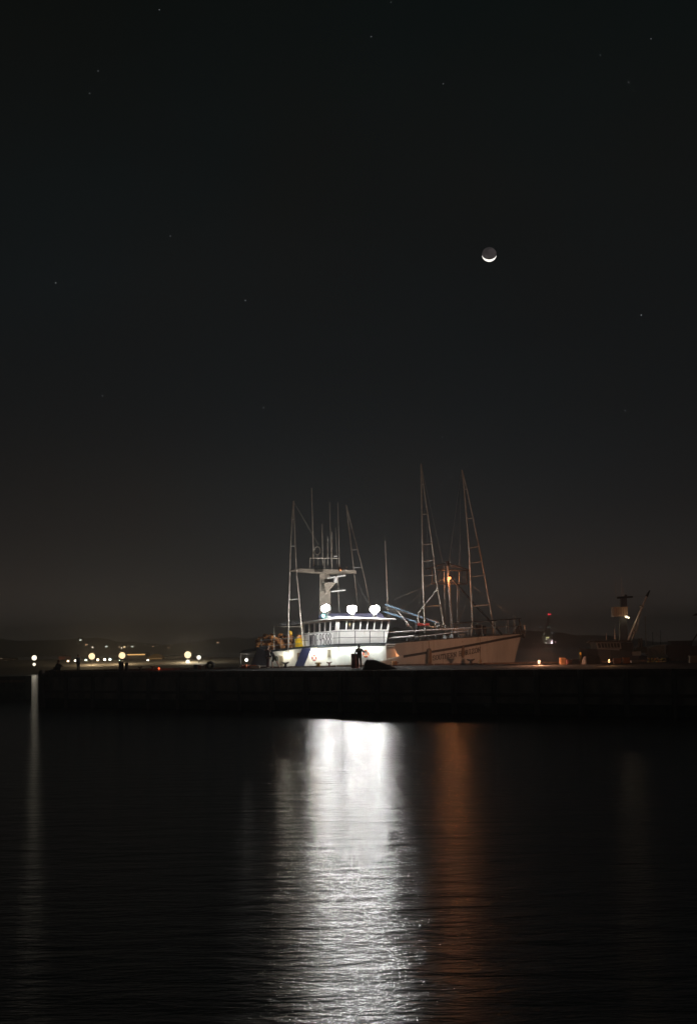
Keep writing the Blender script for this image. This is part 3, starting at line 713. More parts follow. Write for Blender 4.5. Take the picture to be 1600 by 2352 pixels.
# windlass
wl_ = MB(); c = at(1103, 1448, 134.2)
wl_.tube(c + Vector((-.5, 0, 0)), c + Vector((.45, .2, .05)), .42, .34, 14); wl_.box(c + Vector((-.25, 0, -.25)), (.25, .9, .75)); wl_.box(c + Vector((.3, 0, -.25)), (.22, .9, .7)); wl_.box(c + Vector((-.2, .1, .35)), (.5, .5, .22))
wl_.build('windlass', BLACK, boat)
# bow rail
for side, m_, Yoff in ((-1, BLACK, 0), (1, STEEL, 0)):
    sb = [s_of(1040) + (1 - s_of(1040)) * i / 10 for i in range(11)]
    bp = [hp(s, interp(TOPS, s), side) for s in sb]
    tp = [p_ + Vector((.06, 0, 1.35 - .1 * math.sin(i))) for i, p_ in enumerate(bp)]
    MB().path([p_ + Vector((0, 0, 1.30)) for p_ in bp], .045).build('bow_rail', m_, boat)
    MB().path([p_ + Vector((0, 0, .72)) for p_ in bp], .035).build('bow_rail', STEEL, boat)
    for i in (2, 4, 6, 8, 9):
        MB().tube(bp[i], bp[i] + Vector((0, 0, 1.30)), .035).build('bow_rail_post', STEEL, boat)
bar('bow_post', (1191, 1421), (1199, 1462), .06, BLACK, Y=YC)
# anchor at the stem
c = at(1199, 1456, YC - .1)
an = MB(); an.tube(c + Vector((.05, 0, .35)), c + Vector((-.02, 0, -.25)), .07); an.tube(c + Vector((-.25, -.25, -.1)), c + Vector((.12, 0, -.32)), .08, .03); an.tube(c + Vector((.12, 0, -.32)), c + Vector((.1, .3, .0)), .07, .03); an.box(c + Vector((.1, 0, .15)), (.3, .3, .3))
an.build('anchor', BLACK, boat)
MB().tube(at(1204, 1436, YC), at(1204, 1452, YC), .07).build('bow_light_bracket', WHITE, boat)
t0 = at(1176, 1456, 134.7); t1 = at(1194, 1456, 134.7); t2 = at(1192, 1437, 134.7); d_ = Vector((0, .5, 0))
MB().hexa([t0, t1, t1 + d_, t0 + d_, t2 - Vector((.08, 0, 0)), t2, t2 + d_, t2 + d_ - Vector((.08, 0, 0))]).build('bow_tarpaulin', RUBBER, boat)
# upper aft deck: rail
for px in (600, 629, 645, 676): bar('aft_rail_post', (px, 1467), (px, 1499 - (px - 600) * .08), .025, STEEL, Y=133.6)
for f_ in (0, 14): bar('aft_rail', (598, 1471 + f_), (693, 1464 + f_), .025, STEEL, Y=133.55)

# things carried by the boat
def heap(name, label, cat, poly, Y, depth, m, seed, blobs):
    rnd = random.Random(seed); mb = MB()
    for px, py, r in blobs:
        c = at(px, py, Y + rnd.uniform(0, depth)); mb.ball(c, r, 9, 6, (1.1, 1, .85))
    o = mb.build(name, m, None, True); me = o.data
    for v in me.vertices: v.co += Vector((rnd.uniform(-.07, .07), rnd.uniform(-.07, .07), rnd.uniform(-.07, .07)))
    return tag(o, label, cat)
rnd = random.Random(5)
bl = []
topc = [(592, 1472), (604, 1463), (622, 1458), (645, 1458), (660, 1462), (678, 1470)]
def topy(px):
    for (a, ya), (c, yc) in zip(topc[:-1], topc[1:]):
        if px <= c: return ya + (yc - ya) * (px - a) / (c - a)
    return topc[-1][1]
for k in range(170):
    px = rnd.uniform(592, 680); ty = topy(px) + 4; bl.append((px, rnd.uniform(ty - 3, 1494), rnd.uniform(.10, .30)))
heap('net_heap', 'brown fishing net heaped on the aft deck of the floodlit boat', 'net', None, 134.2, 2.2, NET, 8, bl)
yb = thing('yellow_bin', 'yellow plastic bin beside the net heap', 'bin', at(686.5, 1489, 134.0))
c = at(686.5, 1477, 134.0); MB().box(c + Vector((0, .3, -.1)), (.62, .6, .72)).build('bin_body', YELLOW, yb); MB().box(c + Vector((0, .3, .32)), (.74, .7, .10)).build('lid', YELLOW, yb)
o = MB().ball(at(666, 1455, 134.4), .22, 14, 9).build('float_ball', mat('amber_float', (.62, .34, .02), .4), None, True); tag(o, 'amber round float resting on top of the brown net heap', 'float')
o = MB().ball(at(686, 1464, 134.2), .25, 14, 9).build('float_ball', mat('orange_float', (.62, .22, .02), .4), None, True); tag(o, 'orange round float lying on the yellow bin', 'float')
def ring(px, py, Y, R_, r, m, label, broken=False):
    t_ = thing('life_ring', label, 'life ring', at(px, py + 9, Y))
    c = at(px, py, Y); MB().torus(c, (0, 1, 0), R_, r, 24, 8, 1.22).build('ring', m, t_, True)
    for k in range(4):
        a = math.pi / 4 + k * math.pi / 2; MB().box(c + Vector((math.cos(a) * R_, 0, math.sin(a) * R_ * 1.22)), (.09, r * 2.1, .09), 0).build('band', WHITE, t_)
ring(840, 1501, 132.20, .22, .065, ORANGE, 'orange life ring on the white deckhouse wall beside a person')
ring(721.5, 1511, 132.45, .16, .065, RED, 'red life ring under the wall lamp by the navy slanted support')

# ------------------------------------------------------------------ people
def skin_mesh(name, verts, edges, rad, m, parent, sub=2, extra=None):
    me = bpy.data.meshes.new(name); me.from_pydata(verts, edges, []); me.update()
    o = bpy.data.objects.new(name, me); COL.objects.link(o)
    md = o.modifiers.new('skin', 'SKIN'); sb = o.modifiers.new('sub', 'SUBSURF'); sb.levels = sub; sb.render_levels = sub
    for i, r in enumerate(rad):
        sv = me.skin_vertices[0].data[i]; sv.radius = (r, r) if not isinstance(r, tuple) else r; sv.use_root = (i == 0)
    dg = bpy.context.evaluated_depsgraph_get()
    ev = bpy.data.meshes.new_from_object(o.evaluated_get(dg))
    bpy.data.objects.remove(o); ev.name = name; ev.materials.clear(); ev.materials.append(m)
    if extra:
        bmm = bmesh.new(); bmm.from_mesh(ev)
        vv = [bmm.verts.new(p) for p in extra.v]
        for f in extra.f:
            try: bmm.faces.new([vv[i] for i in f])
            except ValueError: pass
        bmesh.ops.recalc_face_normals(bmm, faces=bmm.faces); bmm.to_mesh(ev); bmm.free()
    for p in ev.polygons: p.use_smooth = True
    o2 = bpy.data.objects.new(name, ev); COL.objects.link(o2); o2.parent = parent; return o2
def person(label, foot, h, yaw, joints, top, legs, shorts=False, hair=HAIR, skin=SKIN):
    """joints override the standing pose (metres for a 1.75 m figure, facing -y)"""
    J = dict(pel=(0, 0, .95), sp=(0, .01, 1.15), ch=(0, .01, 1.36), nk=(0, 0, 1.50), hd=(0, -.02, 1.63),
             shL=(-.19, .01, 1.42), elL=(-.25, .03, 1.14), wrL=(-.24, -.06, .90), shR=(.19, .01, 1.42), elR=(.25, .03, 1.14), wrR=(.24, -.06, .90),
             hiL=(-.10, 0, .92), knL=(-.11, -.02, .50), anL=(-.12, .02, .08), hiR=(.10, 0, .92), knR=(.11, -.02, .50), anR=(.12, .02, .08))
    J.update(joints); J = {k: Vector(v) for k, v in J.items()}
    t_ = bpy.data.objects.new('person', None); COL.objects.link(t_); t_.location = foot; t_.rotation_euler = (0, 0, yaw); t_.scale = (h / 1.75,) * 3
    t_['label'] = label; t_['category'] = 'person'
    order = list(J); idx = {k: i for i, k in enumerate(order)}
    rad = dict(pel=(.15, .11), sp=(.13, .10), ch=(.155, .11), nk=.055, hd=.085, shL=.06, elL=.042, wrL=.028, shR=.06, elR=.042, wrR=.028, hiL=.085, knL=.058, anL=.04, hiR=.085, knR=.058, anR=.04)
    ed = [('pel', 'sp'), ('sp', 'ch'), ('ch', 'nk'), ('nk', 'hd'), ('ch', 'shL'), ('shL', 'elL'), ('elL', 'wrL'), ('ch', 'shR'), ('shR', 'elR'), ('elR', 'wrR'), ('pel', 'hiL'), ('hiL', 'knL'), ('knL', 'anL'), ('pel', 'hiR'), ('hiR', 'knR'), ('knR', 'anR')]
    ex = MB(); hd = J['hd']
    ex.ball(hd, .105, 14, 10, (.86, 1.0, 1.2)); ex.ball(hd + Vector((0, -.105, -.01)), .018, 6, 5, (.8, 1, 1.4))
    for sx in (-1, 1): ex.ball(hd + Vector((sx * .092, .01, 0)), .026, 6, 5, (.4, .8, 1.2)); ex.ball(hd + Vector((sx * .034, -.094, .02)), .012, 6, 4)
    ex.ball(hd + Vector((0, -.094, -.055)), .02, 6, 4, (1.4, .5, .5))
    for sd in 'LR':
        wr, el = J['wr' + sd], J['el' + sd]; d = (wr - el).normalized(); e = d.cross(Vector((1, 0, .1))).normalized(); g = d.cross(e)
        pm = wr + d * .06; ex.ball(pm, .045, 8, 6, (.8, .9, 1.1))
        for k, ln in enumerate((.065, .078, .084, .076)):
            a = pm + d * .03 + e * (k - 1.5) * .02; m1 = a + d * ln * .55; ex.tube(a, m1, .010, .009, 5); ex.tube(m1, m1 + (d + g * .6).normalized() * ln * .5, .009, .007, 5)
        a = pm - e * .035; ex.tube(a, a - e * .03 + d * .03, .012, .010, 5); ex.tube(a - e * .03 + d * .03, a - e * .035 + d * .065, .010, .008, 5)
        an = J['an' + sd]
        ex.tube(an, an + Vector((0, -.02, -.05)), .045, .045, 6)
    skin_mesh('body', [J[k] for k in order], [(idx[a], idx[b]) for a, b in ed], [rad[k] for k in order], skin, t_, 1, ex)
    ko = ['sp', 'pel', 'ch', 'shL', 'elL', 'wrL', 'shR', 'elR', 'wrR', 'nk2']; J['nk2'] = J['ch'].lerp(J['nk'], .75)
    rj = dict(sp=(.185, .135), pel=(.20, .15), ch=(.20, .145), shL=.088, elL=.066, wrL=.05, shR=.088, elR=.066, wrR=.05, nk2=.075)
    ee = [('sp', 'pel'), ('sp', 'ch'), ('ch', 'shL'), ('shL', 'elL'), ('elL', 'wrL'), ('ch', 'shR'), ('shR', 'elR'), ('elR', 'wrR'), ('ch', 'nk2')]
    ki = {k: i for i, k in enumerate(ko)}
    skin_mesh('jacket', [J[k] for k in ko], [(ki[a], ki[b]) for a, b in ee], [rj[k] for k in ko], top, t_, 1)
    if shorts:
        for s_ in 'LR': J['an' + s_] = J['hi' + s_].lerp(J['kn' + s_], .92); 
        kl = ['pel', 'hiL', 'anL', 'hiR', 'anR']; el_ = [('pel', 'hiL'), ('hiL', 'anL'), ('pel', 'hiR'), ('hiR', 'anR')]; rl_ = dict(pel=(.17, .13), hiL=.115, anL=.09, hiR=.115, anR=.09)
    else:
        kl = ['pel', 'hiL', 'knL', 'anL', 'hiR', 'knR', 'anR']; el_ = [('pel', 'hiL'), ('hiL', 'knL'), ('knL', 'anL'), ('pel', 'hiR'), ('hiR', 'knR'), ('knR', 'anR')]
        rl_ = dict(pel=(.17, .13), hiL=.11, knL=.082, anL=.07, hiR=.11, knR=.082, anR=.07)
    ki = {k: i for i, k in enumerate(kl)}
    skin_mesh('shorts' if shorts else 'trousers', [J[k] for k in kl], [(ki[a], ki[b]) for a, b in el_], [rl_[k] for k in kl], legs, t_, 1)
    base = {k: Vector(v) for k, v in joints.items()}
    for s_, sx in (('L', -.12), ('R', .12)):
        an = base.get('an' + s_, Vector((sx, .02, .08)))
        o = MB().ball((an.x, an.y - .05, an.z - .035), .07, 8, 6, (.65, 1.75, .62)).build('shoe', RUBBER, None, True); o.parent = t_
    hm_ = MB(); hm_.ball(hd + Vector((0, .022, .03)), .11, 12, 8, (.90, .98, 1.12)); o = hm_.build('hair', hair, None, True); o.parent = t_
    return t_
def foot(px, Y, z=HD + .012): 
    p = at(px, 1500, Y); return Vector((p.x, Y, z))
C_DK = mat('dark_grey_cloth', (.020, .022, .030), .85); C_MAR = mat('maroon_cloth', (.09, .025, .03), .85); C_BLK = mat('black_cloth', (.012, .012, .014), .85); C_GRN = mat('olive_cloth', (.07, .09, .05), .85)
person('person in dark clothes with an arm out beside the pink oil drum', foot(824.5, 119), 1.74, R(175), dict(elL=(-.34, -.02, 1.20), wrL=(-.40, -.20, 1.28), elR=(.30, .03, 1.16), wrR=(.22, -.10, .98)), C_BLK, C_DK)
person('person in dark maroon jacket and trousers standing by the stern', foot(614.5, 129.6), 1.76, R(120), {}, C_MAR, C_MAR)
person('person in navy jacket and shorts leaning forward with one leg back', foot(628, 129.4), 1.66, R(-70),
       dict(pel=(0, .10, .92), sp=(0, -.02, 1.10), ch=(0, -.16, 1.28), nk=(0, -.26, 1.40), hd=(0, -.33, 1.50), shL=(-.19, -.18, 1.33), elL=(-.28, -.08, 1.08), wrL=(-.22, -.20, .90), shR=(.19, -.18, 1.33), elR=(.30, -.26, 1.08), wrR=(.24, -.42, .96),
            hiL=(-.10, .10, .90), knL=(-.13, -.10, .50), anL=(-.13, -.04, .08), hiR=(.10, .12, .90), knR=(.14, .26, .50), anR=(.15, .50, .08)), mat('navy_cloth', (.018, .022, .032), .85), C_GRN, True)
person('person standing with legs apart near the far tip of the pier', foot(180, 129.9), 1.36, R(60), dict(anL=(-.22, -.05, .08), knL=(-.17, -.04, .5), anR=(.25, .05, .08), knR=(.18, .02, .5)), C_DK, C_BLK)
person('person crouching beside bundles at the far tip of the pier', foot(132.5, 129.9), 1.6, R(80),
       dict(pel=(0, .15, .32), sp=(0, .08, .52), ch=(0, -.02, .70), nk=(0, -.08, .82), hd=(0, -.12, .94), shL=(-.19, -.02, .74), elL=(-.25, -.22, .58), wrL=(-.14, -.38, .50), shR=(.19, -.02, .74), elR=(.25, -.22, .58), wrR=(.14, -.38, .50),
            hiL=(-.10, .15, .30), knL=(-.15, -.24, .48), anL=(-.14, -.10, .08), hiR=(.10, .15, .30), knR=(.15, -.24, .48), anR=(.14, -.10, .08)), C_BLK, C_BLK)

# ------------------------------------------------------------------ things on the pier
PINK = mat('faded_pink_paint', (.62, .30, .33), .6)
d = thing('oil_drum', 'faded pink oil drum next to the person in dark clothes', 'drum', foot(815, 120)); p = foot(815, 120)
MB().lathe(p, [(.29, 0), (.30, .03), (.30, .3), (.315, .32), (.30, .34), (.30, .70), (.315, .72), (.30, .74), (.30, 1.07), (.28, 1.09)], 16).build('drum_body', PINK, d, True)
MB().lathe(p + Vector((0, 0, 1.091)), [(.27, 0), (.27, .015)], 16).build('lid', PINK, d)
# tarpaulin covered gear
def tarp(px0, px1, Y, h, label, m, seed, prof=None):
    rnd = random.Random(seed); x0, x1 = at(px0, 1500, Y).x, at(px1, 1500, Y).x; N_, Mn = 16, 8; mb = MB(); rows = []
    for j in range(Mn + 1):
        row = []
        for i in range(N_ + 1):
            a = i / N_; b_ = j / Mn; e = min(1, (min(a, 1 - a) * 9)) ** .6 * min(1, (min(b_, 1 - b_) * 6)) ** .6
            pz = prof(a) if prof else 1
            row.append(Vector((x0 + (x1 - x0) * a, Y + (b_ - .5) * 2.0, HD + .016 + h * e * pz * rnd.uniform(.9, 1.05))))
        rows.append(row)
    grid(mb, rows); i0 = len(mb.v)
    per = rows[0] + [r[-1] for r in rows[1:]] + rows[-1][::-1][1:] + [r[0] for r in rows[::-1][1:-1]]
    mb.quad(*[Vector((v.x, v.y, HD + .015)) for v in per])
    return tag(mb.build('tarpaulin_heap', m, None, True), label, 'tarpaulin')
TARP = mat('black_tarpaulin', (.016, .017, .020), .6)
tarp(831, 915, 112, .70, 'long black tarpaulin over gear at the feet of the standing person', TARP, 1, lambda a: 1 if a < .3 else max(.12, 1 - (a - .3) * 1.35))
tarp(1336, 1378, 120, .60, 'brown tarpaulin mound in front of the dark fishing boat', mat('brown_tarpaulin', (.03, .023, .018), .8), 2)
# bollards
def bollard(px, Y, w, h, m, label, group=None, rope=None):
    p = foot(px, Y); t_ = thing('mooring_bollard', label, 'bollard', p, group)
    MB().box(p + Vector((0, 0, .03)), (w * .75, .45, .06)).build('base_plate', m, t_)
    o = MB().lathe(p + Vector((0, 0, .06)), [(w * .26, 0), (w * .19, h * .12), (w * .17, h * .5), (w * .22, h * .75)], 12).build('post', m, t_, True)
    hn = MB()
    for sx in (-1, 1):
        hn.tube(p + Vector((0, 0, .06 + h * .72)), p + Vector((sx * w * .36, 0, .06 + h * .84)), h * .20, h * .16, 8); hn.tube(p + Vector((sx * w * .36, 0, .06 + h * .84)), p + Vector((sx * w * .5, 0, .06 + h)), h * .16, h * .10, 8)
    hn.build('horn', m, t_, True)
    if rope:
        rb = MB()
        for k in range(4): rb.torus(p + Vector((0, 0, .10 + k * .085)), (0, 0.02, 1), w * .27 + .01 * (k % 2), .045, 16, 6)
        rb.build('rope_coil', rope, t_, True)
IRON = mat('rusty_iron', (.035, .026, .021), .8, .2, bump=.3)
bollard(655.3, 129.6, .56, .42, IRON, 'dark two-horned bollard by the bent person in shorts')
bollard(1080, 129.4, .62, .40, IRON, 'dark two-horned bollard below the boat name on the white bow')
bollard(730, 129.7, .50, .30, IRON, 'bollard wound with yellow rope below the red life ring', rope=mat('yellow_rope', (.62, .42, .06), .8, scale=30))
bollard(755.5, 129.6, .40, .36, mat('rust_red_iron', (.16, .06, .035), .8), 'small rust-red bollard under the cream framed window')
bollard(905, 129.7, .66, .22, IRON, 'low bollard wound with orange-brown rope beside the rising white rail', rope=mat('orange_rope', (.45, .20, .05), .8, scale=30))
bollard(1101, 129.7, .30, .20, IRON, 'small low cleat where the mooring line comes down from the bow', rope=ROPE)
bollard(351, 129.8, .42, .28, IRON, 'two-horned bollard beside the red lamp')
bollard(322, 129.8, .36, .24, IRON, 'small two-horned bollard between the pier tip bins and the lit warehouse')
# left pier clutter
for px, w, h, lab in ((278, .44, .66, 'tall dark bin with flat lid near the middle of the pier'), (291, .30, .60, 'slim dark bin standing beside a taller flat lidded bin')):
    p = foot(px, 129.6); t_ = thing('waste_bin', lab, 'bin', p)
    MB().lathe(p, [(w * .42, 0), (w * .5, h * .95), (w * .52, h)], 12).build('bin_body', RUBBER, t_, True); MB().lathe(p + Vector((0, 0, h + .003)), [(w * .54, 0), (w * .5, .06), (.03, .08)], 12).build('lid', BLACK, t_, True)
for px, r in ((117, .13), (122, .17), (126, .12)):
    tag(MB().ball(foot(px, 129.8) + Vector((0, 0, r * .62)), r, 10, 7, (1.3, 1, .62)).build('bundle', C_BLK, None, True), 'small dark bundle lying by the crouching person', 'bundle', 'bundles by the crouching person')
p = foot(483, 129.4); o = MB().torus(p + Vector((0, 0, .33)), (0, 1, .1), .22, .12, 18, 8).build('tyre_fender', RUBBER, None, True); tag(o, 'black tyre standing at the end of the red and white crates', 'tyre')
for i, px in enumerate((449, 458, 467, 475)):
    p = foot(px, 129.6); m_ = (C_BLK, mat('faded_red_crate', (.30, .08, .07), .7), mat('grey_white_crate', (.42, .40, .38), .7), mat('dull_red_crate', (.22, .05, .05), .7))[i]
    hgt = (.34, .30, .28, .34)[i]; t_ = thing('fish_crate', ('black fish crate at the start of the crate row', 'faded red fish crate next to the black one', 'grey-white fish crate between two red ones', 'dull red fish crate next to the black tyre')[i], 'crate', p)
    MB().box(p + Vector((0, 0, hgt / 2)), (.27, .4, hgt)).build('crate_body', m_, t_); MB().box(p + Vector((0, 0, hgt + .015)), (.30, .44, .05)).build('rim', m_, t_)
    for dx in (-.07, .07): MB().box(p + Vector((dx, -.206, hgt * .5)), (.035, .02, hgt * .8)).build('rib', m_, t_)
# small gear under the stern awning
for px, py, r, m_, lab in ((557, 1531, .13, RED, 'small red float beside the stern awning post'), (564, 1529, .17, ORANGE, 'orange float stacked under the stern lamp'), (572, 1533, .15, mat('red_orange_float', (.6, .1, .04), .5), 'red-orange float by the pale crate under the stern awning')):
    tag(MB().ball(Vector((at(px, 1500, 129.9).x, 129.9, HD + .012 + r)), r, 12, 8).build('float_ball', m_, None, True), lab, 'float')
p = foot(586, 130.0); t_ = thing('fish_crate', 'pale low crate with orange contents by the stern', 'crate', p); MB().box(p + Vector((0, 0, .12)), (.75, .5, .22)).build('crate_body', mat('pale_crate', (.5, .42, .32), .6), t_); MB().box(p + Vector((-.15, 0, .25)), (.4, .4, .05)).build('contents', ORANGE, t_)

# orange pier lamps
def pier_lamp(px, py, Y, watts, rad, label, col=OR):
    c = at(px, py, Y); p = foot(px, Y); t_ = thing('pier_lamp', label, 'lamp', p)
    MB().tube(p, (p.x, p.y, c.z - .10), .05, .04, 8).build('post', BLACK, t_); MB().lathe((c.x, c.y, c.z - .12), [(.10, -.02), (.12, .0), (.06, .03)], 10).build('socket', BLACK, t_)
    point('pier_lamp_bulb', (c.x, c.y, c.z + .02), watts, rad, col, t_)
pier_lamp(1237, 1520, 120.0, 1900, .12, 'bright orange lamp on a low post past the white bow', (1, .45, .24))
pier_lamp(1397.5, 1517, 112.0, 120, .06, 'small amber lamp on a low post before the dark fishing boat', (1, .50, .2))
pier_lamp(365.5, 1536, 129.3, 14, .08, 'red lamp on a short post beside a two-horned bollard', (1, .10, .03))
# right pier clutter
random.seed(21)
for px, Y, sz, m_, lab in ((1290.5, 121, (.42, .5, .46), mat('amber_crate', (.12, .06, .022), .7), 'amber-brown crate nearest the bright orange lamp'),
                           (1305, 122, (.40, .5, .30), mat('dark_red_crate', (.16, .05, .04), .7), 'low dark red crate beside the amber-brown crate'),
                           (1320, 122, (.5, .5, .34), mat('grey_blue_crate', (.16, .16, .18), .7), 'grey crate between the red crate and a yellow post'),
                           (1415, 121, (.55, .5, .36), mat('rust_orange_tub', (.38, .11, .03), .7), 'rust-orange tub before the dark hull'),
                           (1436, 121, (.46, .5, .40), mat('bright_orange_tub', (.50, .15, .03), .7), 'brighter orange tub before the dark hull'),
                           (1591, 118, (.62, .5, .48), mat('cream_box', (.38, .30, .22), .7), 'cream box on the pier beside the dark boat'),
                           (1458, 122, (.7, .6, .16), mat('grey_pallet', (.20, .18, .16), .8), 'flat grey pallet between the orange tubs and the floats')):
    p = foot(px, Y); t_ = thing('crate', lab, 'crate', p)
    MB().box(p + Vector((0, 0, sz[2] / 2)), sz).build('crate_body', m_, t_); MB().box(p + Vector((0, 0, sz[2] + .02)), (sz[0] + .06, sz[1] + .06, .05)).build('rim', m_, t_)
    for dx in (-.3, 0, .3): MB().box(p + Vector((dx * sz[0], -sz[1] / 2 - .008, sz[2] / 2)), (.04, .03, sz[2] * .9)).build('rib', m_, t_)
p = foot(1332.5, 122); t_ = thing('marker_post', 'yellow marker post between a grey crate and the brown tarpaulin', 'post', p); MB().tube(p, p + Vector((0, 0, .80)), .07, .06, 8).build('shaft', YELLOW, t_); MB().ball(p + Vector((0, 0, .82)), .08).build('cap', YELLOW, t_)
fm_ = [mat('float_yellow', (.60, .42, .06), .5), mat('float_cream', (.55, .45, .32), .5), mat('float_orange', (.5, .2, .04), .5)]
fl_lab = ['yellow net float in the string of floats under the white bow', 'cream net float in the string of floats under the white bow', 'orange net float in the string of floats under the white bow']
rf_ = random.Random(4)
for i in range(26):
    px = 1487 + (i % 13) * 3.3 + rf_.uniform(-1, 1); k = rf_.choice((0, 0, 1, 1, 2)); r = rf_.uniform(.05, .075)
    p = foot(px, 124 + rf_.uniform(-.4, .4)); lv = i // 13
    tag(MB().ball(p + Vector((0, 0, r + lv * .19 * rf_.uniform(.7, 1.4))), r, 8, 6).build('net_float', fm_[k], None, True), fl_lab[k], 'float', 'net floats strung under the white bow')
o = MB(); 
for k in range(60): 
    o.ball(foot(rf_.uniform(1486, 1532), 124.6 + rf_.uniform(0, .8)) + Vector((0, 0, rf_.uniform(.05, .3))), rf_.uniform(.08, .17), 7, 5)
tag(o.build('net_heap', mat('dark_net', (.03, .03, .026), .95, var=.5, scale=20, bump=.8), None, True), 'dark net lying behind the string of floats', 'net')

# ------------------------------------------------------------------ dark fishing boat at the right
YB2 = 138.0
DKH = mat('dark_blue_hull', (.018, .024, .034), .5); GRY = mat('grey_house_paint', (.30, .29, .28), .5)
b2 = thing('fishing_boat', 'dark fishing boat with tall mast, tan crow\'s nest and raised boom', 'boat', (at(1405, 1500, YB2).x, YB2 + 2.5, 0))
def P2(px, py, dy=0.0): return at(px, py, YB2 + dy)
hb2 = MB(); rows = []
hx = [(1338, 1487, 2.4), (1350, 1489, 1.3), (1372, 1491.5, .4), (1400, 1493, 0), (1440, 1495, 0), (1465, 1502, 0), (1486, 1507, .3)]
for k in range(6):
    t_ = k / 5
    rows.append([Vector((P2(px + 26 * (1 - t_) * (1 if px < 1380 else .2), py).x, YB2 + dy + (1 - t_) * .5, -1 + (P2(px, py, dy).z + 1) * t_)) for px, py, dy in hx])
grid(hb2, rows); rows2 = [[Vector((v.x, 2 * (YB2 + 2.5) - v.y, v.z)) for v in r] for r in rows]; grid(hb2, rows2)
for r, r2 in zip(rows[:-1], rows2[:-1]): pass
hb2.quad(*(rows[-1] + rows2[-1][::-1])); hb2.build('hull', DKH, b2)
# wheelhouse
q = [P2(1372, 1492, .6), P2(1426, 1491, .6), P2(1424, 1476, .6), P2(1367, 1476, .6)]
def pane_face(q, n, s0, s1, t0, t1, par, wm_, th=.12):
    def blk(nm, a, b_, c, d, o0, o1, m):
        return MB().hexa([bil(q, a, c, o0), bil(q, b_, c, o0), bil(q, b_, c, o1), bil(q, a, c, o1), bil(q, a, d, o0), bil(q, b_, d, o0), bil(q, b_, d, o1), bil(q, a, d, o1)]).build(nm, m, par)
    blk('wheelhouse_wall', 0, 1, 0, t0, 0, -th, wm_); blk('window_header', 0, 1, t1, 1, 0, -th, wm_)
    blk('window_pillar', 0, s0, t0, t1, 0, -th, wm_); blk('window_pillar', s1, 1, t0, t1, 0, -th, wm_)
    w_ = (s1 - s0) / n
    for i in range(n):
        if i: blk('mullion', s0 + i * w_ - .12 * w_, s0 + i * w_ + .12 * w_, t0, t1, .01, -th, wm_)
        blk('window_pane', s0 + i * w_ + .12 * w_, s0 + (i + 1) * w_ - .12 * w_, t0, t1, -.05, -.07, GLASS)
pane_face(q, 7, .06, .96, .25, .9, b2, GRY)
bkq = [Vector((v.x, v.y + 3.6, v.z)) for v in q]
MB().hexa([q[0] + Vector((0, .13, 0)), q[1] + Vector((0, .13, 0)), bkq[1], bkq[0], q[3] + Vector((0, .13, 0)), q[2] + Vector((0, .13, 0)), bkq[2], bkq[3]]).build('wheelhouse_body', DKH, b2)
a, c = P2(1360, 1476, .2), P2(1449, 1475, .2)
MB().hexa([a, c, c + Vector((0, 4.4, 0)), a + Vector((0, 4.4, 0)), a + Vector((.3, .1, .17)), c + Vector((-.1, .1, .17)), c + Vector((-.1, 4.4, .17)), a + Vector((.3, 4.4, .17))]).build('wheelhouse_roof', mat('brown_roof', (.055, .038, .032), .7), b2)
MB().box(P2(1437, 1496, 1.0), (.95, 1.4, 1.5)).build('funnel_casing', RUBBER, b2)
# mast
YQ = 1.6
def bx2(name, px0, px1, y0, y1, dep, m, dy=YQ):
    a, c = P2(px0, y1, dy), P2(px1, y0, dy); return MB().hexa([(a.x, a.y, a.z), (c.x, a.y, a.z), (c.x, a.y + dep, a.z), (a.x, a.y + dep, a.z), (a.x, a.y, c.z), (c.x, a.y, c.z), (c.x, a.y + dep, c.z), (a.x, a.y + dep, c.z)]).build(name, m, b2)
a0, a1, a2, a3 = P2(1422, 1476, YQ), P2(1441, 1476, YQ), P2(1438.5, 1371, YQ), P2(1425, 1371, YQ); d_ = Vector((0, .6, 0))
MB().hexa([a0, a1, a1 + d_, a0 + d_, a3, a2, a2 + d_, a3 + d_]).build('mast', mat('dark_blue_mast', (.05, .058, .075), .45), b2)
NEST = mat('tan_nest_paint', (.50, .36, .26), .6)
nest = bx2('crows_nest', 1409, 1440, 1395, 1416, 1.4, NEST, YQ - .4)
for px in (1414.5, 1420, 1425.5, 1431, 1436): bx2('nest_slat', px - .5, px + .5, 1396, 1415, .04, mat('nest_slat_paint', (.34, .24, .17), .6), YQ - .45)
bx2('nest_rim', 1408, 1441, 1393.6, 1395.4, 1.5, NEST, YQ - .45)
for a, c, r in (((1416, 1373), (1452, 1371), .10), ((1434, 1372), (1437, 1366), .12), ((1426.5, 1372), (1425.5, 1322), .025), ((1430.5, 1372), (1430, 1350), .03), ((1413, 1374), (1412, 1332), .02),
                ((1437, 1372), (1486, 1368), .014), ((1393, 1476), (1391, 1455), .03), ((1411, 1476), (1411, 1445), .04), ((1348, 1478), (1358, 1464), .03)):
    MB().tube(P2(*a, YQ), P2(*c, YQ), r, r * .8).build('antenna' if r < .06 else 'crossbar', BLACK if r > .06 else STEEL, b2)
MB().tube(P2(1439, 1476, 1.0), P2(1484, 1370, 1.0), .11, .07, 8).build('boom', mat('pale_boom', (.80, .76, .73), .4, .1), b2)
MB().tube(P2(1484, 1370, 1.0), P2(1491, 1356, 1.0), .12, .05, 8).build('boom_tip', BLACK, b2)
MB().tube(P2(1468, 1391, .9), P2(1476, 1396, .9), .09).build('boom_block', ALU, b2)
MB().tube(P2(1448, 1475, 1.4), P2(1457, 1452, 1.4), .07).build('boom', ALU, b2)
MB().tube(P2(1460, 1452, 1.2), P2(1470, 1405, 1.2), .04).build('stay', ALU, b2)
MB().tube(P2(1455, 1452, 1.2), P2(1466, 1405, 1.2), .03).build('stay', ALU, b2)
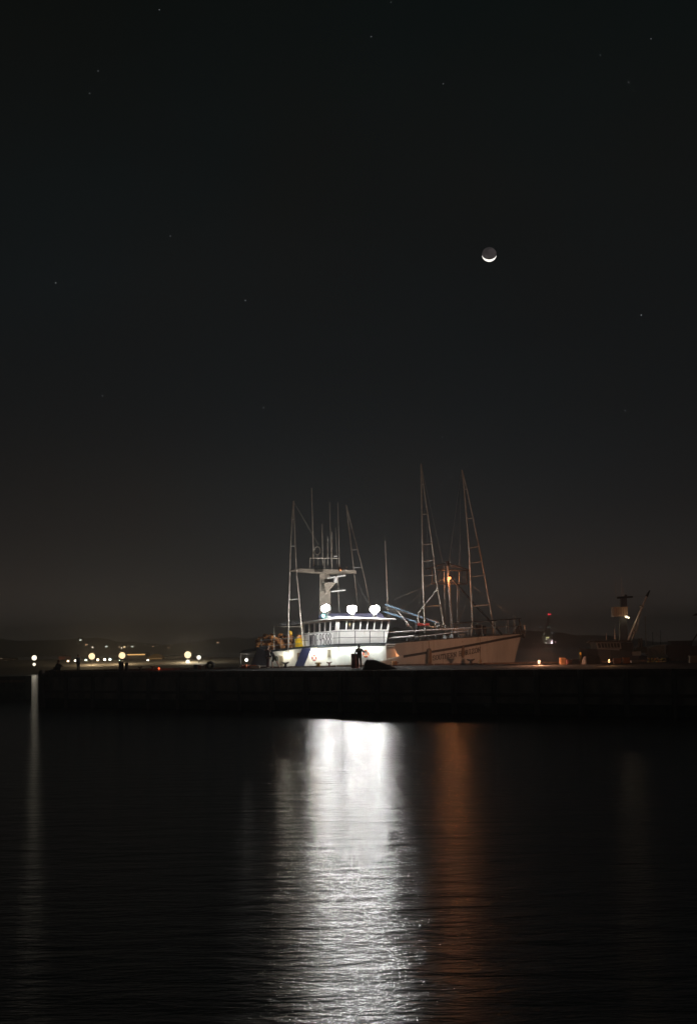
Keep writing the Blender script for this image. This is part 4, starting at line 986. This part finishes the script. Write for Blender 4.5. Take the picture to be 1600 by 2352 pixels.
MB().torus(P2(1453, 1452, 1.1), (.2, 1, 0), .15, .06, 12, 6).build('pulley_block', ALU, b2, True)
c = P2(1437.5, 1417, .9); MB().box(c + Vector((0, .2, .06)), (.3, .2, .12)).build('mast_lamp', STEEL, b2)
point('mast_lamp_bulb', c + Vector((-.02, -.1, 0)), 3.5, .10, (1, .8, .5), b2); point('mast_lamp_bulb', c + Vector((.16, -.1, -.07)), 2.5, .09, (1, .8, .5), b2)
MB().box(P2(1461, 1501, -.1), (.75, .06, .36)).build('name_board', mat('grey_green_board', (.30, .33, .33), .6), b2)
bx2('deck_store', 1461, 1484, 1486, 1500, 1.6, mat('dark_green_store', (.02, .03, .022), .7), .6)
for px in (1468, 1473): MB().tube(P2(px, 1487, .8), P2(px - 2, 1466, .8), .09, .08).build('exhaust_pipe', BLACK, b2)

# white-bowed boat beyond
YB3 = 143.0
b3 = thing('moored_boat', 'small boat with pale flared bow and dark sides behind the floats', 'boat', (at(1545, 1500, YB3).x, YB3 + 2, 0))
def P3(px, py, dy=0.0): return at(px, py, YB3 + dy)
rows = []
hx = [(1484, 1493, 2.2), (1492, 1489, 1.5), (1503, 1485, .8), (1515, 1482, .3), (1528, 1480.5, 0)]
for k in range(5):
    t_ = k / 4; rows.append([Vector((P3(px + (1 - t_) * 42 * (1 - i / 5), py).x, YB3 + dy + (1 - t_) * .8, 1.2 + (P3(px, py, dy).z - 1.2) * t_)) for i, (px, py, dy) in enumerate(hx)])
mb = MB(); grid(mb, rows); rows2 = [[Vector((v.x, 2 * (YB3 + 2.2) - v.y, v.z)) for v in r] for r in rows]; grid(mb, rows2); mb.quad(*(rows[-1] + rows2[-1][::-1]))
mb.build('bow', mat('cream_bow', (.80, .68, .55), .6), b3, True)
a, c = P3(1529, 1482), P3(1625, 1484)
MB().hexa([(a.x, YB3, -.5), (c.x, YB3, -.5), (c.x, YB3 + 4, -.5), (a.x, YB3 + 4, -.5), a, c, c + Vector((0, 4, 0)), a + Vector((0, 4, 0))]).build('hull_side', mat('dark_brown_hull', (.045, .034, .028), .7), b3)
for px in range(1533, 1600, 8): 
    a = P3(px, 1484, -.06); MB().hexa([(a.x, a.y, 1), (a.x + .08, a.y, 1), (a.x + .08, a.y + .055, 1), (a.x, a.y + .055, 1), (a.x, a.y, a.z), (a.x + .08, a.y, a.z), (a.x + .08, a.y + .055, a.z), (a.x, a.y + .055, a.z)]).build('rib', BROWN, b3)
MB().path([P3(1528, 1481, -.05), P3(1525.5, 1490, -.07), P3(1526, 1500, -.07), P3(1532, 1512, -.05)], .06).build('bow_strip', WHITE, b3)
bx_c = P3(1560, 1478, 1.5); MB().box(bx_c, (1.9, 1.6, .5)).build('cabin', RUBBER, b3)
MB().tube(P3(1583, 1482, .5), P3(1604, 1450, .5), .06).build('boom', BLACK, b3)
MB().hexa([P3(1588, 1414, .5), P3(1612, 1414, .5), P3(1612, 1414, 1.5), P3(1588, 1414, 1.5), P3(1596, 1409, .5), P3(1612, 1408, .5), P3(1612, 1408, 1.5), P3(1596, 1409, 1.5)]).build('crosstree', BLACK, b3)
MB().tube(P3(1606, 1482, 1), P3(1604, 1400, 1), .12).build('mast', BLACK, b3)
# sailing boats behind
def sailboat(px, ytop, Y, label, mstm=ALU, lamps=True, r=.07):
    base = at(px, 1490, Y); t_ = thing('sailing_boat', label, 'boat', (base.x, Y, 0))
    mb = MB(); rows = []
    for k in range(4):
        f_ = k / 3; rows.append([Vector((base.x - 4 + 8 * s / 8, Y - 1.2 * math.sin(math.pi * min(1, .12 + s / 9)) * (.6 + .4 * f_), -.4 + 1.5 * f_)) for s in range(9)])
    grid(mb, rows); r2 = [[Vector((v.x, 2 * Y - v.y, v.z)) for v in q_] for q_ in rows]; grid(mb, r2); mb.quad(*(rows[-1] + r2[-1][::-1])); mb.build('hull', GRY, t_)
    top = at(px + (1490 - ytop) * -.018, ytop, Y); MB().tube((base.x, Y, 1.0), top, r, r * .7, 8).build('mast', mstm, t_)
    MB().tube((base.x, Y - .1, 1.9), (base.x + 2.8, Y - .1, 1.85), .05).build('boom', mstm, t_)
    MB().tube(top, (base.x + 3.8, Y, 1.1), .012, .012, 4).build('stay', STEEL, t_); MB().tube(top, (base.x - 3.8, Y, 1.1), .012, .012, 4).build('stay', STEEL, t_)
    return t_
sailboat(1482, 1415, 165, 'sailing boat with a pale bare mast beside the dark fishing boat', mat('pale_mast', (.6, .5, .42), .4))
sailboat(1498, 1452, 230, 'sailing boat with a thin grey mast behind the pale flared bow', BLACK, r=.05)
sailboat(1516, 1448, 250, 'sailing boat with a thin dark mast farther behind the pale bow', BLACK, r=.05)

# ------------------------------------------------------------------ far shore, hills and lights
LAND = mat('dark_land', (.045, .042, .036), .95, var=.4, scale=.02)
def hills(name, Y, prof, x0, x1, N_, depth, seed):
    rnd = random.Random(seed); mb = MB(); rows = [[], [], [], []]
    for i in range(N_ + 1):
        X = x0 + (x1 - x0) * i / N_; h = max(.6, prof(X) * rnd.uniform(.85, 1.15))
        rows[0].append(Vector((X, Y, -.5))); rows[1].append(Vector((X, Y + 3, 1.2))); rows[2].append(Vector((X, Y + depth * .4, h * .7 + 1))); rows[3].append(Vector((X, Y + depth, h + 1)))
    grid(mb, rows); return struct(mb.build(name, LAND, None, True))
hills('shore_left', 322, lambda X: 1.5, -420, -20, 60, 40, 1)
hills('hills_left', 1500, lambda X: 18 + 5 * math.sin(X * .011 + 1) + 3 * math.sin(X * .031), -1600, 300, 120, 700, 2)
hills('hills_right', 1650, lambda X: 4 + 2.0 * math.sin(X * .012), 100, 1800, 80, 500, 3)

# dock lamps along the left shore
def dock_lamp(px, py, Y, rad, st, col, label, group=None, low=None):
    c = at(px, py, Y); t_ = thing('dock_lamp', label, 'lamp', (c.x, Y, 1.0), group)
    MB().tube((c.x, Y + .12, .6), (c.x, Y + .12, c.z + rad), .07, .06, 6).build('post', BLACK, t_)
    MB().box((c.x, Y + .15, c.z + rad + .06), (rad * 1.8, .5, .12)).build('lamp_head', BLACK, t_)
    if st > 6.2 or Y < 320: point('globe', Vector((c.x, Y - .1, c.z)), st * 4 * math.pi * math.pi * rad * rad, rad, col, t_, 1.9)
    else: MB().ball((c.x, Y - .1, c.z), rad, 10, 7).build('globe', emit('globe_%02d%02d%02d_%d' % (col[0] * 99, col[1] * 99, col[2] * 99, st), col, st), t_, True)
WH = (1, .90, .70); WM = (1, .72, .40); GN = (.85, 1, .8)
dock_lamp(79.5, 1511, 318, .60, 2.0, WH, 'bright white dock lamp beyond the open end of the pier')
dock_lamp(79.5, 1526, 316, .36, 1.9, WH, 'lower white dock lamp under a brighter one beyond the pier end')
dock_lamp(211.5, 1507.5, 330, .78, 190, WM, 'bright warm dock lamp behind the person with legs apart')
dock_lamp(281, 1505.5, 332, .80, 190, WM, 'bright warm dock lamp above the two dark bins')
dock_lamp(431.5, 1504, 332, .84, 200, (1, .76, .45), 'brightest warm dock lamp near the crate row')
dock_lamp(431.5, 1520, 330, .52, 70, (1, .9, .7), 'lower white dock lamp beneath the brightest warm one')
dock_lamp(457, 1510, 330, .52, 70, (1, .93, .8), 'white dock lamp between the brightest lamp and the stern awning')
smalls = [(157, 1519, .25), (174, 1518, .27), (198, 1516.5, .25), (225, 1515.5, .28), (241, 1515, .28), (253, 1515, .27), (153, 1529, .28), (213, 1525, .25), (275, 1519, .26), (282, 1522, .2), (340, 1517, .24), (328, 1522.5, .2), (33, 1530, .22), (93, 1529, .2), (150, 1521.5, .18)]
for i, (px, py, r) in enumerate(smalls):
    dock_lamp(px, py, 345 + (i % 3) * 3, r, 6, (WM, WH, GN)[i % 3], 'small dock lamp in the row along the left shore', 'small dock lamps along the left shore')
for px, py in ((460, 1522), (472, 1522), (492, 1523), (537.5, 1520), (548, 1522), (467, 1528), (473, 1527)):
    dock_lamp(px, py, 400, .20, 4, (1, .8, .4), 'tiny amber lamp near the boat stern across the water', 'tiny amber lamps near the stern')
# shore buildings
def building(px0, px1, y0, y1, Y, m, label, wins, litm, roofm=None, ridge=0.0):
    a, c = at(px0, y1, Y), at(px1, y0, Y); z0 = min(1.0, a.z)
    t_ = thing('building', label, 'building', ((a.x + c.x) / 2, Y, z0)); dep = 8
    MB().hexa([(a.x, Y, z0), (c.x, Y, z0), (c.x, Y + dep, z0), (a.x, Y + dep, z0), (a.x, Y, c.z), (c.x, Y, c.z), (c.x, Y + dep, c.z), (a.x, Y + dep, c.z)]).build('wall', m, t_)
    MB().hexa([(a.x - .4, Y - .5, c.z + .01), (c.x + .4, Y - .5, c.z + .01), (c.x + .4, Y + dep + .4, c.z + .01), (a.x - .4, Y + dep + .4, c.z + .01), (a.x + ridge, Y + dep * .4, c.z + .3 + ridge * .5), (c.x - ridge, Y + dep * .4, c.z + .3 + ridge * .5), (c.x - ridge, Y + dep * .6, c.z + .3 + ridge * .5), (a.x + ridge, Y + dep * .6, c.z + .3 + ridge * .5)]).build('roof', roofm or LAND, t_)
    for wx, wy, ww, wh in wins:
        p = at(wx, wy, Y - .05); k = Y / FPX
        MB().box(p, (ww * k, .12, wh * k)).build('window', litm, t_)
LITA = emit('amber_window', (1, .55, .18), 1.1); LITW = emit('white_window', (1, .92, .75), 1.3); LITD = emit('dim_window', (1, .75, .5), .25)
building(340, 372, 1511, 1526, 360, mat('orange_store_wall', (.45, .30, .14), .7), 'ochre lit warehouse beyond the red lamp', [(343 + k * 5.2, 1521, 3, 3) for k in range(6)], LITD, mat('ochre_roof', (.55, .36, .15), .6), 1.2)
building(292, 336, 1501, 1520, 380, mat('grey_store_wall', (.16, .14, .13), .7), 'long low building with a bright strip of light under its eave', [(313, 1503.6, 40, 2.4)], LITA)
building(135, 150, 1508, 1524, 372, mat('red_shed_wall', (.30, .08, .06), .7), 'narrow red shed by the small dock lamps', [(140, 1516, 3, 2.4), (147, 1521, 3, 2)], LITA)
building(375, 425, 1508, 1534, 365, mat('grey_shed_wall', (.12, .11, .11), .7), 'wide grey shed between the ochre warehouse and the brightest lamp', [(390 + k * 9, 1530, 2, 1.6) for k in range(4)], LITD)
building(0, 26, 1513, 1535, 380, mat('brown_shed_wall', (.14, .09, .07), .7), 'brown shed at the left end of the shore', [(4, 1512.5, 6, 1), (15, 1518, 2, 2)], LITD)
building(220, 248, 1523, 1531, 350, mat('white_shed_wall', (.5, .5, .48), .6), 'small white boathouse under the row of dock lamps', [(232, 1528, 6, 2)], LITW, mat('white_roof', (.6, .6, .58), .6), 1.0)
building(480, 545, 1524, 1538, 420, mat('dark_shed_wall', (.10, .10, .09), .8), 'low dark building with scattered dim windows left of the stern', [(484 + 7.5 * k + (k % 2) * 2, 1529 + (k * 5) % 6, 2, 1.6) for k in range(8)], LITD)
building(88, 108, 1527, 1540, 350, mat('ochre_hut_wall', (.4, .24, .12), .7), 'small ochre hut beside the left dock lamps', [(92, 1535, 4, 4), (103, 1533, 2, 2)], LITA)
# houses on the hillside
hl = [(10, 1498), (18, 1492), (41, 1497), (115, 1495), (167, 1493), (173, 1493), (185, 1470), (198, 1481), (213, 1487), (240, 1491), (245, 1485), (275, 1487), (280, 1488), (286, 1486), (304, 1485), (352, 1486), (344, 1496), (338, 1493), (380, 1488), (387, 1489), (410, 1488), (446, 1492), (496, 1498), (475, 1497), (487, 1505), (522, 1490), (535, 1490), (500, 1476), (528, 1507), (580, 1491), (544, 1499), (95, 1517), (118, 1523), (48, 1526)]
rnd = random.Random(9)
HW = mat('dim_house_wall', (.10, .09, .085), .9)
for i, (px, py) in enumerate(hl):
    Y = 1750 + rnd.uniform(-120, 120); c = at(px, py, Y); w_ = rnd.uniform(4.5, 7)
    t_ = thing('hillside_house', 'far hillside house seen as a lit window on the dark left hills', 'house', (c.x, Y, max(0, c.z - 3)), 'houses on the left hills')
    MB().box((c.x, Y + 3, c.z - .6), (w_, 5.5, 4.2)).build('wall', HW, t_)
    MB().hexa([(c.x - w_ * .55, Y, c.z + 1.51), (c.x + w_ * .55, Y, c.z + 1.51), (c.x + w_ * .55, Y + 6, c.z + 1.51), (c.x - w_ * .55, Y + 6, c.z + 1.51), (c.x - w_ * .4, Y + 2.8, c.z + 3), (c.x + w_ * .4, Y + 2.8, c.z + 3), (c.x + w_ * .4, Y + 3.2, c.z + 3), (c.x - w_ * .4, Y + 3.2, c.z + 3)]).build('roof', LAND, t_)
    k = i % 4; MB().box((c.x, Y + .2, c.z), (rnd.uniform(1.2, 2.6), .3, rnd.uniform(.9, 1.5))).build('window', emit('hill_window_%d' % k, ((1, .9, .7), (1, .7, .35), (.9, 1, .85), (1, .55, .3))[k], (4.5, 4.0, 3.0, 3.0)[k]), t_)
rl_ = [(1196, 1483.5, 1), (1206, 1482, 1), (1327, 1485, 1), (1322, 1484, 1), (1343, 1486, 1), (1352, 1492, 0), (1310, 1484, 0), (1338, 1483, 0), (1203, 1527, 0), (1447, 1484.5, 1), (1458, 1484, 0), (1480, 1481, 3), (1486, 1481, 3), (1556, 1484, 0), (1548, 1483, 0)]
for i, (px, py, k) in enumerate(rl_):
    if py > 1500: continue
    Y = 1640 + rnd.uniform(0, 30); c = at(px, py, Y); w_ = rnd.uniform(5, 8)
    t_ = thing('shore_house', 'far waterfront house seen as a light on the right shore', 'house', (c.x, Y, 0), 'houses on the right shore')
    MB().box((c.x, Y + 3, c.z - 1.2), (w_, 5.5, 4.4)).build('wall', HW, t_)
    MB().box((c.x, Y + 3, c.z + 1.3), (w_ + .6, 6, .5)).build('roof', LAND, t_)
    MB().box((c.x, Y + .2, c.z), (2.0, .3, 1.4)).build('window', emit('shore_window_%d' % k, ((1, .85, .6), (1, .62, .2), (1, 1, 1), (1, .45, .35))[k], (2.5, 4, 3, 3)[k]), t_)

# far grey warship
YW = 1560.0
ws = thing('warship', 'far grey warship with lit superstructure and red masthead lights', 'ship', (at(1255, 1487, YW).x, YW + 10, 0))
def PW(px, py, dy=0.0): return at(px, py, YW + dy)
def bw(name, px0, px1, y0, y1, dep, m, dy=0.0, tp=0):
    a, c = PW(px0, y1, dy), PW(px1, y0, dy); a2 = PW(px0 + tp, y0, dy); c2 = PW(px1 - tp, y0, dy)
    return MB().hexa([(a.x, a.y, a.z), (c.x, a.y, a.z), (c.x, a.y + dep, a.z), (a.x, a.y + dep, a.z), (a2.x, a.y, c.z), (c2.x, a.y, c.z), (c2.x, a.y + dep, c.z), (a2.x, a.y + dep, c.z)]).build(name, m, ws)
WG = mat('warship_grey', (.34, .34, .31), .6)
bw('hull', 1178, 1345, 1482.5, 1489, 26, mat('warship_hull_grey', (.16, .15, .14), .6)); 
bw('superstructure', 1241, 1267, 1461, 1483, 14, WG, 2, 2); bw('superstructure', 1246, 1266, 1453, 1461, 10, WG, 3, 1.5); bw('bridge_deck', 1243, 1270, 1459.5, 1461.5, 13, WG, 1)
bw('mast_tower', 1252, 1262, 1432, 1453, 5, WG, 4, 2); bw('mast', 1256, 1262, 1411, 1432, 3, WG, 5, 1)
for x0, x1, y in ((1241, 1272, 1423), (1249, 1267, 1429), (1240, 1264, 1440), (1244, 1270, 1457)): MB().tube(PW(x0, y, 4), PW(x1, y, 4), .22).build('yardarm', WG, ws)
for x0, y0, x1, y1 in ((1227, 1463, 1240, 1482), (1232, 1462, 1243, 1482), (1242, 1462, 1249, 1480)): MB().tube(PW(x0, y0, 1), PW(x1, y1, 1), .6).build('crane_arm', WG, ws)
for x, y, c_, s_, r in ((1258.6, 1411, (1, .05, .08), 2.2, .75), (1262.6, 1411, (1, .05, .08), 2.2, .75), (1242, 1483.5, (.9, 1, 1), 5, 1.1), (1254.5, 1464.3, (.95, .9, .35), 2.2, .6), (1258.3, 1464.3, (.95, .9, .35), 2.5, .6), (1253.8, 1468.5, (1, .9, .75), 2, .6), (1253, 1477, (1, .9, .75), 2, .6),
                        (1266.5, 1473, (1, .75, .8), 5, .8), (1266, 1477, (1, .8, .85), 6, 1.0), (1265.5, 1481, (1, .8, .85), 6, 1.1), (1265, 1484, (1, .8, .85), 6, 1.0), (1274, 1474.5, (1, .5, .6), 1.5, .6), (1282.5, 1483, (1, .5, .6), 1.5, .7), (1289, 1485, (1, .7, .6), 1.2, .5), (1224, 1479, (1, .95, .85), 1.2, .5), (1222, 1484, (1, .9, .7), 1.0, .6), (1214, 1483, (1, .9, .7), .8, .8),
                        (1240.5, 1440.5, (.8, .9, .8), .4, .5), (1257.5, 1441, (.8, .9, .8), .4, .5), (1262, 1441, (.8, .9, .8), .6, .5), (1248.5, 1456.5, (.9, .9, .8), .7, .5), (1267, 1454, (.9, .9, .9), .6, .5), (1205, 1484, (1, .8, .4), 1, .6)):
    MB().ball(PW(x, y, -1), r, 8, 6).build('ship_light', emit('ship_light_%d_%d' % (x * 10, y * 10), c_, s_ * 1.3), ws, True)

# ------------------------------------------------------------------ moon and stars
def moon_mat(name, c0, c1, st):
    mm = bpy.data.materials.new(name); mm.use_nodes = True; n = mm.node_tree; b = n.nodes['Principled BSDF']
    b.inputs['Base Color'].default_value = (.2, .2, .2, 1); b.inputs['Roughness'].default_value = 1; b.inputs['Specular IOR Level'].default_value = 0
    no = n.nodes.new('ShaderNodeTexNoise'); no.inputs['Scale'].default_value = .014; tcx = n.nodes.new('ShaderNodeTexCoord'); rp = n.nodes.new('ShaderNodeValToRGB')
    rp.color_ramp.elements[0].color = (*c0, 1); rp.color_ramp.elements[1].color = (*c1, 1); rp.color_ramp.elements[0].position = .4; rp.color_ramp.elements[1].position = .6
    n.links.new(tcx.outputs['Object'], no.inputs['Vector']); n.links.new(no.outputs['Fac'], rp.inputs[0]); n.links.new(rp.outputs[0], b.inputs['Emission Color']); b.inputs['Emission Strength'].default_value = st
    return mm
YMO = 20600.0; mc = at(1122.8, 584.5, YMO); mrad = 16.3 / FPX * (mc - EYE).length
mo = thing('moon', 'thin crescent moon with faint earthshine in the night sky', 'moon', mc)
# the sunlit half of the globe is one part, the earthlit half the other; the sun lies 52 degrees below the moon
tosun = Vector((math.sin(R(4.0)) * math.cos(R(-33)), math.cos(R(4.0)) * math.cos(R(-33)), math.sin(R(-33))))
full = MB().ball((0, 0, 0), mrad, 96, 160); ex_ = tosun.to_track_quat('Z', 'Y').to_matrix()
for name, keep, m_ in (('sunlit_side', 1, moon_mat('sunlit_moon', (1.0, .95, .86), (1.0, .97, .9), 1.6)), ('earthlit_side', -1, moon_mat('earthlit_moon', (.024, .021, .022), (.042, .036, .038), 1.0))):
    part = MB(); part.v = [mc + ex_ @ v for v in full.v]
    part.f = [f for f in full.f if (sum(full.v[i].z for i in f) * keep) > 0]
    part.build(name, m_, mo, True)
STAR = emit('star_light', (.9, .95, 1), .55)
sd = MB().ball((0, 0, 0), 5.2, 6, 4).build('star', STAR); first = True
for x, y in ((223, 161), (204, 212), (127, 642), (233, 898), (387, 536), (557, 682), (1454, 715), (1418, 932), (1425, 187), (1476, 88), (1361, 125), (1005, 190), (842, 83), (887, 5), (598, 925), (1003, 992), (362, 22), (497, 1221)):
    o = sd if first else sd.copy()
    if not first: COL.objects.link(o)
    first = False; o.location = at(x * 1.012, y * 1.012, 21500); k = random.uniform(.7, 1.25); o.scale = (k, k, k)
    tag(o, 'faint white star in the dark night sky', 'star', 'faint stars in the night sky')

# ------------------------------------------------------------------ sea haze over the harbour
hz = bpy.data.materials.new('harbour_haze'); hz.use_nodes = True; n = hz.node_tree; n.nodes.clear()
o_ = n.nodes.new('ShaderNodeOutputMaterial'); v_ = n.nodes.new('ShaderNodeVolumePrincipled')
v_.inputs['Color'].default_value = (.92, .92, .94, 1); v_.inputs['Density'].default_value = .00085; v_.inputs['Anisotropy'].default_value = .35
n.links.new(v_.outputs[0], o_.inputs['Volume'])
ho = MB().box((0, 1100, 20), (5600, 3600, 46)).build('haze', hz); ho['kind'] = 'stuff'
